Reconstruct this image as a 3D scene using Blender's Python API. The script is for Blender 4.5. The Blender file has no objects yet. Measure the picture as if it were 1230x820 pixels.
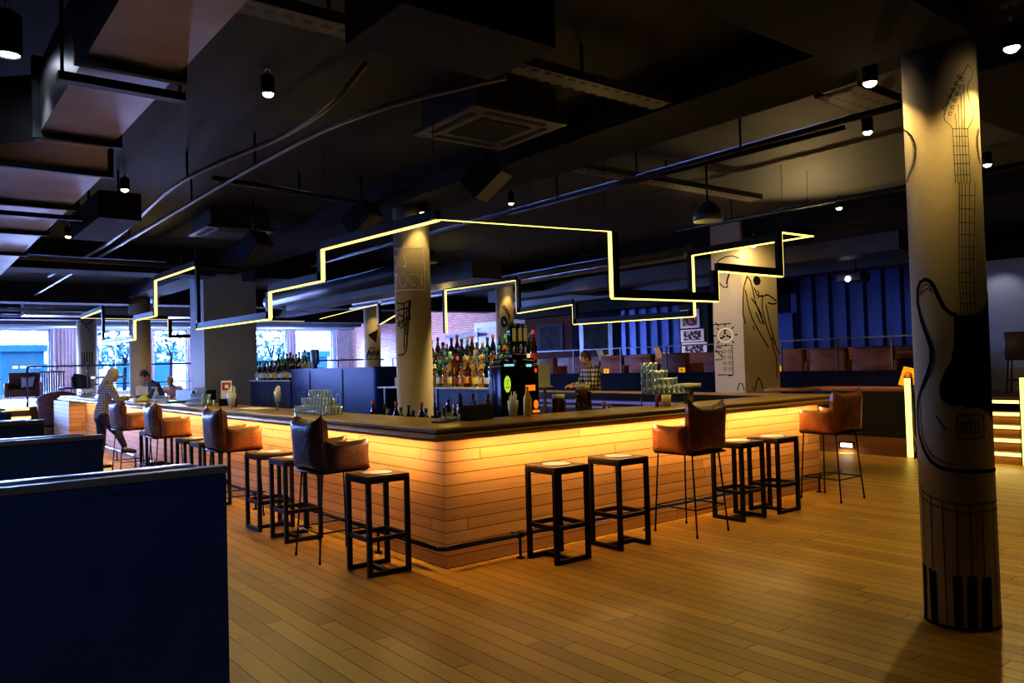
import bpy, bmesh, math, random, json
from mathutils import Vector, Matrix
random.seed(7)
PI = math.pi
C = bpy.context.scene.collection

# ------------------------------------------------------------------ mesh builder
class MB:
    def __init__(self):
        self.v = []; self.f = []; self.m = []; self.s = []
    def quad(self, a, b, c, d, m=0, s=False):
        n = len(self.v); self.v += [tuple(a), tuple(b), tuple(c), tuple(d)]
        self.f.append((n, n+1, n+2, n+3)); self.m.append(m); self.s.append(s); return self
    def poly(self, pts, m=0):
        n = len(self.v); self.v += [tuple(p) for p in pts]
        self.f.append(tuple(range(n, n+len(pts)))); self.m.append(m); self.s.append(False); return self
    def box(self, x0, x1, y0, y1, z0, z1, m=0, M=None):
        x0, x1 = min(x0, x1), max(x0, x1); y0, y1 = min(y0, y1), max(y0, y1); z0, z1 = min(z0, z1), max(z0, z1)
        p = [Vector(q) for q in ((x0,y0,z0),(x1,y0,z0),(x1,y1,z0),(x0,y1,z0),(x0,y0,z1),(x1,y0,z1),(x1,y1,z1),(x0,y1,z1))]
        if M is not None: p = [M @ q for q in p]
        n = len(self.v); self.v += [tuple(q) for q in p]
        for q in ((3,2,1,0),(4,5,6,7),(0,1,5,4),(1,2,6,5),(2,3,7,6),(3,0,4,7)):
            self.f.append(tuple(n+i for i in q)); self.m.append(m); self.s.append(False)
        return self
    def rbox(self, x0, x1, y0, y1, z0, z1, r=.02, m=0, M=None, seg=2):
        bm = bmesh.new(); bmesh.ops.create_cube(bm, size=1)
        for v in bm.verts:
            v.co = Vector(((x0+x1)/2+v.co.x*(x1-x0), (y0+y1)/2+v.co.y*(y1-y0), (z0+z1)/2+v.co.z*(z1-z0)))
        bmesh.ops.bevel(bm, geom=list(bm.edges), offset=r, segments=seg, affect='EDGES', profile=.5)
        self.add_bm(bm, m, True, M); bm.free(); return self
    def add_bm(self, bm, m=0, s=True, M=None):
        n = len(self.v); bm.verts.index_update()
        self.v += [tuple((M @ v.co) if M is not None else v.co) for v in bm.verts]
        for f in bm.faces:
            self.f.append(tuple(n+v.index for v in f.verts)); self.m.append(m); self.s.append(s)
    def tube(self, a, b, r0, r1=None, n=10, m=0, caps=True):
        a = Vector(a); b = Vector(b); r1 = r0 if r1 is None else r1
        d = (b-a)
        if d.length < 1e-6: return self
        d.normalize(); u = d.orthogonal().normalized(); w = d.cross(u)
        k = len(self.v)
        for c, r in ((a, r0), (b, r1)):
            for i in range(n):
                t = 2*PI*i/n; self.v.append(tuple(c+(u*math.cos(t)+w*math.sin(t))*r))
        for i in range(n):
            j = (i+1) % n; self.f.append((k+i, k+j, k+n+j, k+n+i)); self.m.append(m); self.s.append(True)
        if caps:
            self.f.append(tuple(k+i for i in reversed(range(n)))); self.m.append(m); self.s.append(False)
            self.f.append(tuple(k+n+i for i in range(n))); self.m.append(m); self.s.append(False)
        return self
    def path(self, pts, r, n=8, m=0):
        pts = [Vector(p) for p in pts]
        for a, b in zip(pts, pts[1:]): self.tube(a, b, r, n=n, m=m)
        return self
    def sweep(self, pts, r, n=10, m=0):
        P = [Vector(q) for q in pts]; k = len(self.v); u = None
        for i, q in enumerate(P):
            d = (P[min(i+1, len(P)-1)]-P[max(i-1, 0)]).normalized()
            u = d.orthogonal().normalized() if u is None else (u-d*u.dot(d)).normalized(); w = d.cross(u)
            for j in range(n): t = 2*PI*j/n; self.v.append(tuple(q+(u*math.cos(t)+w*math.sin(t))*r))
        for i in range(len(P)-1):
            for j in range(n):
                e = (j+1) % n; self.f.append((k+i*n+j, k+i*n+e, k+(i+1)*n+e, k+(i+1)*n+j)); self.m.append(m); self.s.append(True)
        self.f.append(tuple(k+j for j in reversed(range(n)))); self.m.append(m); self.s.append(False)
        e = k+(len(P)-1)*n; self.f.append(tuple(e+j for j in range(n))); self.m.append(m); self.s.append(False); return self
    def lathe(self, prof, n=20, m=0, c=(0,0,0), caps=True, M=None):
        k = len(self.v)
        for r, z in prof:
            for i in range(n):
                t = 2*PI*i/n; q = Vector((c[0]+r*math.cos(t), c[1]+r*math.sin(t), c[2]+z))
                self.v.append(tuple(M @ q if M is not None else q))
        for a in range(len(prof)-1):
            for i in range(n):
                j = (i+1) % n
                self.f.append((k+a*n+i, k+a*n+j, k+(a+1)*n+j, k+(a+1)*n+i)); self.m.append(m); self.s.append(True)
        if caps:
            self.f.append(tuple(k+i for i in reversed(range(n)))); self.m.append(m); self.s.append(False)
            e = k+(len(prof)-1)*n
            self.f.append(tuple(e+i for i in range(n))); self.m.append(m); self.s.append(False)
        return self
    def prism(self, pts, z0, z1, m=0, M=None):
        n = len(pts); k = len(self.v)
        q = [Vector((x, y, z0)) for x, y in pts]+[Vector((x, y, z1)) for x, y in pts]
        self.v += [tuple(M @ p if M is not None else p) for p in q]
        self.f.append(tuple(k+i for i in reversed(range(n)))); self.f.append(tuple(k+n+i for i in range(n)))
        self.m += [m, m]; self.s += [False, False]
        for i in range(n):
            j = (i+1) % n; self.f.append((k+i, k+j, k+n+j, k+n+i)); self.m.append(m); self.s.append(False)
        return self
    def grid(self, fn, nu, nv, m=0, wrap=False):
        k = len(self.v)
        for j in range(nv+1):
            for i in range(nu+1): self.v.append(tuple(fn(i/nu, j/nv)))
        for j in range(nv):
            for i in range(nu):
                a = k+j*(nu+1)+i; self.f.append((a, a+1, a+nu+2, a+nu+1)); self.m.append(m); self.s.append(True)
        return self
    def ball(self, c, rx, ry=None, rz=None, n=12, m=0, M=None):
        ry = rx if ry is None else ry; rz = rx if rz is None else rz
        bm = bmesh.new(); bmesh.ops.create_uvsphere(bm, u_segments=n, v_segments=max(6, n*2//3), radius=1)
        for v in bm.verts: v.co = Vector((c[0]+v.co.x*rx, c[1]+v.co.y*ry, c[2]+v.co.z*rz))
        self.add_bm(bm, m, True, M); bm.free(); return self
    def pillow(self, w, h, t, M, pinch=.10, ear=.0, n=14, m=0):
        # leather cushion: w along local x, h along local z, t along local y; the corners stand out as ears
        for sgn in (-1, 1):
            def fn(a, b, sgn=sgn):
                u = a*2-1; v = b*2-1
                eu = 1-pinch*(1-abs(v)**2.2); ev = 1-pinch*(1-abs(u)**2.2)
                x = u*w/2*eu; z = v*h/2*ev+(ear*(abs(u)**6)*(v > 0)*v**4)
                th = t/2*((1-u**6)*(1-v**6))**.45+.004
                p = M @ Vector((x, sgn*th, z)); return p
            k = len(self.v); self.grid(fn, n, n, m)
            if sgn > 0:
                cnt = n*n
                for i in range(len(self.f)-cnt, len(self.f)): self.f[i] = tuple(reversed(self.f[i]))
        return self
    def build(self, name, mat, parent=None, loc=None, bevel=0, weld=False):
        me = bpy.data.meshes.new(name); me.from_pydata(self.v, [], self.f)
        mats = mat if isinstance(mat, (list, tuple)) else [mat]
        for q in mats: me.materials.append(q)
        me.polygons.foreach_set('material_index', self.m)
        me.polygons.foreach_set('use_smooth', self.s)
        me.update()
        if weld:
            bm = bmesh.new(); bm.from_mesh(me); bmesh.ops.remove_doubles(bm, verts=bm.verts, dist=.0005); bm.to_mesh(me); bm.free()
        o = bpy.data.objects.new(name, me); C.objects.link(o)
        if loc is not None: o.location = loc
        if parent is not None: o.parent = parent
        if bevel:
            md = o.modifiers.new('bevel', 'BEVEL'); md.width = bevel; md.segments = 2; md.limit_method = 'ANGLE'
        return o

def tag(o, label=None, cat=None, group=None, kind=None):
    if label: o['label'] = label
    if cat: o['category'] = cat
    if group: o['group'] = group
    if kind: o['kind'] = kind
    return o
def thing(name, label, cat, loc=(0,0,0), rz=0, group=None, kind=None):
    o = bpy.data.objects.new(name, None); C.objects.link(o); o.location = loc; o.rotation_euler = (0,0,rz)
    o.empty_display_size = .1
    return tag(o, label, cat, group, kind)
def kids(o): return [c for c in C.objects if c.parent == o]
CH = {}
def dup(root, loc, rz=0, label=None, group=None, scale=None):
    r = root.copy(); C.objects.link(r); r.location = loc; r.rotation_euler = (0,0,rz)
    if scale: r.scale = scale
    if label: r['label'] = label
    if group: r['group'] = group
    if root.name not in CH: CH[root.name] = [(c, kids(c)) for c in kids(root)]
    for c, gs in CH[root.name]:
        d = c.copy(); C.objects.link(d); d.parent = r
        for g in gs:
            e = g.copy(); C.objects.link(e); e.parent = d
    return r

# ------------------------------------------------------------------ materials
class NT:
    def __init__(self, mat): self.t = mat.node_tree; self.n = self.t.nodes; self.l = self.t.links
    def add(self, typ, **kw):
        o = self.n.new(typ)
        for k, v in kw.items():
            if k.startswith('i_'):
                key = k[2:]; key = int(key) if key.isdigit() else key.replace('_', ' ')
                o.inputs[key].default_value = v
            else: setattr(o, k, v)
        return o
    def link(self, a, b): self.l.new(a, b)
    def math(self, op, a, b=None, c=None):
        o = self.n.new('ShaderNodeMath'); o.operation = op
        for i, q in enumerate((a, b, c)):
            if q is None: continue
            if isinstance(q, (int, float)): o.inputs[i].default_value = q
            else: self.l.new(q, o.inputs[i])
        return o.outputs[0]
    def mix(self, fac, a, b, blend='MIX'):
        o = self.n.new('ShaderNodeMix'); o.data_type = 'RGBA'; o.blend_type = blend
        for sock, q in ((o.inputs[0], fac), (o.inputs[6], a), (o.inputs[7], b)):
            if isinstance(q, (int, float)): sock.default_value = q
            elif isinstance(q, tuple): sock.default_value = q if len(q) == 4 else (*q, 1)
            else: self.l.new(q, sock)
        return o.outputs[2]
    def coord(self, which='Object'):
        return self.add('ShaderNodeTexCoord').outputs[which]
    def xyz(self, which='Object'):
        s = self.add('ShaderNodeSeparateXYZ'); self.link(self.coord(which), s.inputs[0]); return s.outputs

def mat(name, col, rough=.5, metal=0, vary=.12, scale=6., bump=0, emit=None, es=0, trans=0, spec=None, coat=0, detail=3):
    m = bpy.data.materials.new(name); m.use_nodes = True; N = NT(m); b = N.n['Principled BSDF']
    b.inputs['Roughness'].default_value = rough; b.inputs['Metallic'].default_value = metal
    b.inputs['Base Color'].default_value = (*col, 1)
    if spec is not None: b.inputs['Specular IOR Level'].default_value = spec
    if coat: b.inputs['Coat Weight'].default_value = coat; b.inputs['Coat Roughness'].default_value = .15
    if vary or bump:
        nz = N.add('ShaderNodeTexNoise', i_Scale=scale, i_Detail=detail); N.link(N.coord(), nz.inputs['Vector'])
        if vary:
            lo = tuple(c*(1-vary*2) for c in col); hi = tuple(min(1, c*(1+vary*2)) for c in col)
            N.link(N.mix(nz.outputs[0], (*lo, 1), (*hi, 1)), b.inputs['Base Color'])
        if bump:
            bp = N.add('ShaderNodeBump', i_Strength=bump, i_Distance=.02); N.link(nz.outputs[0], bp.inputs['Height']); N.link(bp.outputs[0], b.inputs['Normal'])
    if emit:
        b.inputs['Emission Color'].default_value = (*emit, 1); b.inputs['Emission Strength'].default_value = es
    if trans:
        b.inputs['Transmission Weight'].default_value = trans
    return m

def planks(name, axis_u, axis_v, w, L, cols, rough=(.3,.5), gap=.004, bump=.25, grain=1., v0=0.):
    """boards running along axis_u, each w wide along axis_v, random lengths, tones and grain"""
    m = bpy.data.materials.new(name); m.use_nodes = True; N = NT(m); b = N.n['Principled BSDF']
    X = N.xyz(); u = X[axis_u]; v = X[axis_v]
    row = N.math('FLOOR', N.math('DIVIDE', N.math('ADD', v, v0), w))
    fv = N.math('FRACT', N.math('DIVIDE', N.math('ADD', v, v0), w))
    wn = N.add('ShaderNodeTexWhiteNoise', noise_dimensions='1D'); N.link(row, wn.inputs['W'])
    us = N.math('DIVIDE', N.math('ADD', u, N.math('MULTIPLY', wn.outputs[0], L*3.7)), L)
    col = N.math('FLOOR', us); fu = N.math('FRACT', us)
    cmb = N.add('ShaderNodeCombineXYZ'); N.link(row, cmb.inputs[0]); N.link(col, cmb.inputs[1])
    wn2 = N.add('ShaderNodeTexWhiteNoise', noise_dimensions='3D'); N.link(cmb.outputs[0], wn2.inputs['Vector'])
    g = N.add('ShaderNodeCombineXYZ')
    N.link(N.math('MULTIPLY', u, 1.3*grain), g.inputs[0]); N.link(N.math('MULTIPLY', v, 22*grain), g.inputs[1]); N.link(N.math('MULTIPLY', wn2.outputs[0], 40), g.inputs[2])
    nz = N.add('ShaderNodeTexNoise', i_Scale=1., i_Detail=5., i_Distortion=.6); N.link(g.outputs[0], nz.inputs['Vector'])
    nb = N.add('ShaderNodeTexNoise', i_Scale=1.1, i_Detail=3.); N.link(N.coord(), nb.inputs['Vector'])
    ramp = N.add('ShaderNodeValToRGB'); e = ramp.color_ramp.elements
    e[0].color = (*[c*.75 for c in cols[0]], 1); e[1].color = (*cols[2], 1); q = e.new(.5); q.color = (*cols[1], 1)
    t = N.math('ADD', N.math('MULTIPLY', wn2.outputs[0], .42), N.math('ADD', N.math('MULTIPLY', nz.outputs[0], .45), N.math('MULTIPLY', nb.outputs[0], .2)))
    N.link(N.math('SUBTRACT', t, .05), ramp.inputs[0])
    e1 = N.math('LESS_THAN', fv, gap/w); e2 = N.math('LESS_THAN', fu, gap/L)
    edge = N.math('MAXIMUM', e1, e2)
    N.link(N.mix(edge, ramp.outputs[0], (*[c*.12 for c in cols[0]], 1)), b.inputs['Base Color'])
    N.link(N.math('ADD', N.math('MULTIPLY', nz.outputs[0], rough[1]-rough[0]), rough[0]), b.inputs['Roughness'])
    h = N.math('SUBTRACT', N.math('MULTIPLY', nz.outputs[0], .25), edge)
    bp = N.add('ShaderNodeBump', i_Strength=bump, i_Distance=.006); N.link(h, bp.inputs['Height']); N.link(bp.outputs[0], b.inputs['Normal'])
    return m

def emis(name, col, s):
    m = bpy.data.materials.new(name); m.use_nodes = True; N = NT(m); N.n.clear()
    e = N.add('ShaderNodeEmission', i_Color=(*col, 1), i_Strength=s); o = N.add('ShaderNodeOutputMaterial')
    nz = N.add('ShaderNodeTexNoise', i_Scale=3.); N.link(N.coord(), nz.inputs['Vector'])
    N.link(N.mix(nz.outputs[0], (*[c*.96 for c in col], 1), (*col, 1)), e.inputs[0])
    N.link(e.outputs[0], o.inputs[0]); return m

def glass(name, col, rough=.02, ior=1.45):
    m = bpy.data.materials.new(name); m.use_nodes = True; N = NT(m); b = N.n['Principled BSDF']
    b.inputs['Transmission Weight'].default_value = 1; b.inputs['Roughness'].default_value = rough; b.inputs['IOR'].default_value = ior
    nz = N.add('ShaderNodeTexNoise', i_Scale=8.); N.link(N.coord(), nz.inputs['Vector'])
    N.link(N.mix(nz.outputs[0], (*[c*.9 for c in col], 1), (*col, 1)), b.inputs['Base Color']); return m

def thin_glass(name):
    # thin-walled tumbler glass: clear, bright rims and sides
    m = bpy.data.materials.new(name); m.use_nodes = True; N = NT(m); N.n.clear()
    tr = N.add('ShaderNodeBsdfTransparent', i_Color=(.9,.93,.95,1)); gl = N.add('ShaderNodeBsdfGlossy', i_Roughness=.08, i_Color=(.95,.97,1,1)); df = N.add('ShaderNodeBsdfTranslucent', i_Color=(.60,.78,1.,1)); d2 = N.add('ShaderNodeBsdfDiffuse', i_Color=(.60,.78,1.,1))
    lw = N.add('ShaderNodeLayerWeight', i_Blend=.45); nz = N.add('ShaderNodeTexNoise', i_Scale=60.); N.link(N.coord(), nz.inputs['Vector'])
    a = N.add('ShaderNodeMixShader', i_0=.5); N.link(df.outputs[0], a.inputs[1]); N.link(d2.outputs[0], a.inputs[2])
    b = N.add('ShaderNodeMixShader', i_0=.55); N.link(a.outputs[0], b.inputs[1]); N.link(gl.outputs[0], b.inputs[2])
    c = N.add('ShaderNodeMixShader'); N.link(N.math('MULTIPLY', N.math('ADD', lw.outputs[1], N.math('MULTIPLY', nz.outputs[0], .25)), .7), c.inputs[0]); N.link(tr.outputs[0], c.inputs[1]); N.link(b.outputs[0], c.inputs[2])
    o = N.add('ShaderNodeOutputMaterial'); N.link(c.outputs[0], o.inputs[0]); return m

def pane_mat(name, col=(.93,.97,1,1)):
    m = bpy.data.materials.new(name); m.use_nodes = True; N = NT(m); N.n.clear()
    tr = N.add('ShaderNodeBsdfTransparent', i_Color=col); gl = N.add('ShaderNodeBsdfGlossy', i_Roughness=.02)
    fr = N.add('ShaderNodeFresnel', i_IOR=1.45); mx = N.add('ShaderNodeMixShader'); o = N.add('ShaderNodeOutputMaterial')
    N.link(N.math('MULTIPLY', fr.outputs[0], .6), mx.inputs[0]); N.link(tr.outputs[0], mx.inputs[1]); N.link(gl.outputs[0], mx.inputs[2]); N.link(mx.outputs[0], o.inputs[0])
    return m

def brick_mat(name):
    m = bpy.data.materials.new(name); m.use_nodes = True; N = NT(m); b = N.n['Principled BSDF']
    X = N.xyz(); cb = N.add('ShaderNodeCombineXYZ'); N.link(X[1], cb.inputs[0]); N.link(X[2], cb.inputs[1])
    br = N.add('ShaderNodeTexBrick', i_Scale=1., i_Color1=(.62,.36,.31,1), i_Color2=(.74,.5,.45,1), i_Mortar=(.28,.2,.22,1))
    br.inputs['Brick Width'].default_value = .25; br.inputs['Row Height'].default_value = .085; br.inputs['Mortar Size'].default_value = .009
    N.link(cb.outputs[0], br.inputs['Vector']); N.link(br.outputs[0], b.inputs['Base Color']); b.inputs['Roughness'].default_value = .85
    bp = N.add('ShaderNodeBump', i_Strength=.6, i_Distance=.01); N.link(br.outputs[1], bp.inputs['Height']); bp.invert = True; N.link(bp.outputs[0], b.inputs['Normal'])
    return m

def concrete(name, col, dirt=.35, rough=.75, spec=.5):
    m = bpy.data.materials.new(name); m.use_nodes = True; N = NT(m); b = N.n['Principled BSDF']
    n1 = N.add('ShaderNodeTexNoise', i_Scale=1.7, i_Detail=6., i_Roughness=.65); N.link(N.coord(), n1.inputs['Vector'])
    n2 = N.add('ShaderNodeTexNoise', i_Scale=26., i_Detail=3.); N.link(N.coord(), n2.inputs['Vector'])
    f = N.math('ADD', N.math('MULTIPLY', n1.outputs[0], .8), N.math('MULTIPLY', n2.outputs[0], .2))
    N.link(N.mix(f, (*[c*(1-dirt) for c in col], 1), (*[min(1, c*(1+dirt)) for c in col], 1)), b.inputs['Base Color'])
    b.inputs['Roughness'].default_value = rough; b.inputs['Specular IOR Level'].default_value = spec
    bp = N.add('ShaderNodeBump', i_Strength=.15, i_Distance=.01); N.link(f, bp.inputs['Height']); N.link(bp.outputs[0], b.inputs['Normal'])
    return m

def pattern(name, kind, c1, c2, scale, axis=0, rough=.8):
    m = bpy.data.materials.new(name); m.use_nodes = True; N = NT(m); b = N.n['Principled BSDF']; b.inputs['Roughness'].default_value = rough; b.inputs['Specular IOR Level'].default_value = .15
    X = N.xyz()
    def stripe(a, duty): return N.math('LESS_THAN', N.math('FRACT', N.math('MULTIPLY', a, scale)), duty)
    if kind == 'stripe': f = stripe(X[axis], .5)
    elif kind == 'plaid':
        h = N.math('ADD', X[0], X[1]); f = N.math('MULTIPLY', N.math('ADD', stripe(h, .42), stripe(X[2], .42)), .5)
        f = N.math('POWER', f, 2.)
    elif kind == 'knit':
        f = N.math('MULTIPLY', stripe(N.math('ADD', X[0], X[1]), .5), stripe(X[2], .6))
    elif kind == 'perf':
        f = N.math('MULTIPLY', stripe(X[0], .55), N.math('LESS_THAN', N.math('FRACT', N.math('MULTIPLY', X[1], scale*.8)), .28))
    elif kind == 'blot':
        vz = N.add('ShaderNodeTexVoronoi', i_Scale=scale); N.link(N.coord(), vz.inputs['Vector']); f = N.math('GREATER_THAN', vz.outputs[0], .45)
    N.link(N.mix(f, (*c1, 1), (*c2, 1)), b.inputs['Base Color']); return m

def leather(name, dark, mid, rough=.36):
    m = bpy.data.materials.new(name); m.use_nodes = True; N = NT(m); b = N.n['Principled BSDF']
    n1 = N.add('ShaderNodeTexNoise', i_Scale=7., i_Detail=6., i_Roughness=.6); N.link(N.coord(), n1.inputs['Vector'])
    r = N.add('ShaderNodeValToRGB'); e = r.color_ramp.elements; e[0].position = .3; e[1].position = .75; e[0].color = (*dark, 1); e[1].color = (*mid, 1)
    N.link(n1.outputs[0], r.inputs[0]); N.link(r.outputs[0], b.inputs['Base Color']); b.inputs['Roughness'].default_value = rough; b.inputs['Specular IOR Level'].default_value = .5 if rough < .5 else .2
    vz = N.add('ShaderNodeTexNoise', i_Scale=14., i_Detail=2., i_Distortion=1.5); N.link(N.coord(), vz.inputs['Vector'])
    bp = N.add('ShaderNodeBump', i_Strength=.35, i_Distance=.02); N.link(vz.outputs[0], bp.inputs['Height']); N.link(bp.outputs[0], b.inputs['Normal'])
    return m

M = {}
M['floor'] = planks('oak_floor', 1, 0, .125, 1.7, ((.30,.16,.022),(.47,.285,.036),(.62,.40,.065)), rough=(.30,.52), v0=50, gap=.007, bump=.5)
M['clad_x'] = planks('bar_boards_right', 0, 2, .094, 3.3, ((.32,.16,.045),(.55,.32,.11),(.74,.47,.19)), rough=(.45,.65), gap=.006, bump=.7)
M['clad_y'] = planks('bar_boards_left', 1, 2, .094, 3.3, ((.32,.16,.045),(.55,.32,.11),(.74,.47,.19)), rough=(.45,.65), gap=.006, bump=.7)
M['top_x'] = planks('counter_wood_right', 0, 1, .5, 3.1, ((.26,.165,.06),(.36,.23,.085),(.44,.29,.11)), rough=(.22,.4), gap=.001, bump=.12)
M['top_y'] = planks('counter_wood_left', 1, 0, .5, 3.1, ((.26,.165,.06),(.36,.23,.085),(.44,.29,.11)), rough=(.22,.4), gap=.001, bump=.12)
M['riser_wood'] = planks('riser_boards', 1, 2, .15, 1.4, ((.14,.06,.02),(.22,.10,.035),(.30,.15,.05)), rough=(.4,.6), gap=.003)
M['stair_wood'] = mat('stair_wood', (.30,.15,.05), .45, vary=.15, scale=9)
M['ceil'] = concrete('ceiling_concrete', (.036,.037,.039), .4, .7, .3)
M['beam'] = concrete('beam_paint', (.014,.014,.016), .3, .8, .2)
M['wall_dark'] = concrete('dark_wall', (.02,.02,.024), .3, .8, .1)
M['wall_white'] = concrete('white_plaster', (.42,.42,.44), .12, .8)
M['wall_win'] = concrete('window_wall_plaster', (.34,.38,.52), .15, .8)
M['concrete'] = concrete('column_concrete', (.43,.36,.235), .25, .8, .2)
M['concrete_p'] = concrete('pillar_concrete', (.46,.41,.34), .18, .7)
M['concrete_d'] = concrete('grey_pillar', (.34,.35,.33), .2, .75)
M['brick'] = brick_mat('pink_brick')
M['brown_wall'] = concrete('brown_wall', (.085,.028,.014), .2, .8, .1)
M['navy_wall'] = concrete('navy_wall', (.004,.006,.018), .2, .8, .08)
M['corrug'] = mat('corrugated_blue_steel', (.010,.030,.14), .30, .35, vary=.25, scale=3.)
M['black'] = mat('black_steel', (.006,.006,.007), .5, 0, vary=.2, scale=20, spec=.25)
M['black_matte'] = mat('black_matte', (.007,.007,.008), .8, vary=.2)
M['black_gloss'] = mat('black_gloss', (.008,.008,.01), .15, vary=.1)
M['steel'] = mat('steel_pipe', (.30,.29,.28), .3, .9, vary=.1)
M['rail_steel'] = mat('rail_steel', (.10,.105,.115), .4, .7, vary=.1)
M['duct'] = mat('duct_foil', (.34,.33,.34), .38, .75, vary=.25, scale=2.5, bump=.25)
M['duct_d'] = mat('duct_dark', (.07,.075,.085), .5, .3, vary=.2, scale=3)
M['tray'] = pattern('perforated_tray', 'perf', (.13,.13,.14), (.012,.012,.012), 9., rough=.5)
M['pipe_d'] = mat('dark_pipe', (.05,.05,.055), .45, .3, vary=.2)
M['pipe_l'] = mat('grey_pipe', (.22,.23,.26), .4, .4, vary=.15)
M['ac'] = mat('ac_plastic', (.09,.095,.105), .45, vary=.1)
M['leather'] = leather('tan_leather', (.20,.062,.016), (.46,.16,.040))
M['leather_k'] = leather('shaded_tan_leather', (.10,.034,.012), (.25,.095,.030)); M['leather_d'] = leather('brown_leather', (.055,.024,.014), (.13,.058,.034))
M['leather_b'] = leather('lounge_leather', (.11,.042,.024), (.22,.09,.05), .6)
M['navy'] = mat('navy_leather', (.014,.034,.10), .32, vary=.25, scale=5, bump=.06)
M['navy_panel'] = mat('navy_panel', (.013,.034,.10), .38, vary=.15, scale=4)
M['navy_cab'] = mat('navy_lacquer', (.004,.017,.13), .30, vary=.15, scale=3, spec=.25)
M['cap_wood'] = mat('cap_wood', (.16,.12,.085), .4, vary=.15, scale=7)
M['seat_wood'] = mat('stool_seat_wood', (.075,.042,.026), .55, vary=.2, scale=8, spec=.25)
M['seat_pad'] = mat('pale_seat_disc', (.42,.38,.34), .5, vary=.1)
M['ink'] = mat('black_ink', (.006,.006,.006), .8, vary=.1, spec=.1)
M['ink_soft'] = mat('grey_ink', (.10,.085,.06), .7, vary=.15)
M['ink_mid'] = mat('brown_ink', (.030,.024,.018), .8, vary=.15, spec=.1)
M['ink_white'] = mat('pale_ink', (.92,.86,.70), .7, vary=.06)
M['chalk'] = mat('chalk', (.22,.26,.40), .8, vary=.2)
M['led'] = emis('led_yellow', (1.,.76,.16), 2.6)
M['led_far'] = emis('led_far', (1.,.88,.55), .9); M['led_soft'] = emis('led_warm', (1.,.72,.22), 2.2)
M['led_bar'] = emis('led_counter', (1.,.62,.22), 3.)
M['bulb'] = emis('bulb_warm', (1.,.80,.50), 30.)
M['bulb_cool'] = emis('bulb_cool', (.75,.85,1.), 20.)
M['step_light'] = emis('step_light', (1.,.95,.8), 5.)
M['glass'] = thin_glass('clear_glass')
M['g_green'] = glass('green_glass', (.16,.62,.20)); M['g_dgreen'] = glass('dark_green_glass', (.03,.16,.07))
M['g_amber'] = glass('amber_liquor', (.95,.52,.06)); M['g_brown'] = glass('brown_glass', (.30,.09,.02)); M['g_clear'] = glass('clear_bottle', (.88,.9,.86)); M['g_pale'] = glass('pale_wine_glass', (.92,.84,.30))
M['lab_cream'] = mat('cream_label', (.62,.55,.36), .6, vary=.15, scale=40); M['lab_orange'] = mat('orange_label', (.80,.33,.04), .6, vary=.15, scale=40)
M['lab_red'] = mat('red_label', (.45,.04,.03), .6, vary=.15, scale=40); M['lab_white'] = mat('white_label', (.7,.7,.66), .6, vary=.1, scale=40); M['lab_gold'] = mat('gold_label', (.72,.50,.08), .4, vary=.2, scale=40)
M['cap_black'] = mat('black_cap', (.015,.013,.013), .4); M['cap_red'] = mat('red_cap', (.40,.03,.02), .4); M['cap_gold'] = mat('gold_cap', (.6,.42,.1), .3, .6); M['cap_green'] = mat('green_foil', (.04,.22,.08), .35)
M['paper'] = mat('white_paper', (.78,.78,.76), .7, vary=.05); M['yellow_card_glow'] = mat('yellow_card_glow', (.9,.44,.02), .8, vary=.08, emit=(1.,.46,.02), es=.5, spec=0); M['orange_dot'] = mat('orange_print', (.8,.22,.02), .6, vary=.08)  # yellow cards are plain print; emission is added so they look lit
M['plastic_w'] = mat('white_plastic', (.6,.6,.6), .45, vary=.06); M['plastic_c'] = mat('frosted_plastic', (.55,.57,.6), .35, vary=.06)
M['skin'] = mat('skin', (.52,.30,.21), .5, vary=.06); M['skin2'] = mat('skin_tan', (.46,.25,.16), .5, vary=.06)
M['blonde'] = mat('blonde_hair', (.42,.33,.22), .5, vary=.3, scale=30); M['dark_hair'] = mat('dark_hair', (.02,.014,.010), .45, vary=.3, scale=30); M['tan_hair'] = mat('tan_hair', (.35,.22,.12), .5, vary=.3, scale=30)
M['knit'] = pattern('striped_knit', 'knit', (.46,.42,.33), (.03,.03,.03), 24.)
M['plaid'] = pattern('plaid_flannel', 'plaid', (.035,.030,.028), (.60,.52,.42), 13.)
M['jeans'] = mat('dark_denim', (.016,.020,.034), .8, vary=.2, scale=20); M['greyshirt'] = mat('slate_shirt', (.045,.055,.10), .8, vary=.2); M['pinkshirt'] = mat('beige_pink_shirt', (.45,.33,.33), .8, vary=.1)
M['shoe'] = mat('black_shoe', (.015,.014,.016), .5); M['sole'] = mat('white_sole', (.6,.6,.58), .6); M['eye'] = mat('eye_white', (.7,.7,.68), .3); M['iris'] = mat('iris', (.05,.03,.02), .3); M['lip'] = mat('lips', (.38,.13,.11), .5)
M['curtain'] = mat('curtain_cloth', (.30,.24,.27), .85, vary=.15, scale=4); M['frame'] = mat('window_frame', (.10,.13,.22), .5, vary=.1)
M['teal'] = mat('teal_paint', (.0016,.0052,.0054), .6, vary=.12, spec=0); M['leaf'] = mat('leaf', (.0032,.0085,.0064), .7, vary=.4, scale=8, spec=0); M['bark'] = mat('bark', (.0012,.0012,.0012), .9, spec=0)
M['facade'] = mat('facade', (.030,.029,.022), .9, vary=.1, spec=0); M['asphalt'] = mat('pavement', (.45,.46,.47), .9, vary=.1)
M['door_paint'] = mat('pale_door', (.48,.52,.66), .5, vary=.06); M['door_frame'] = mat('door_frame_paint', (.62,.72,.80), .5, vary=.05)
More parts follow.
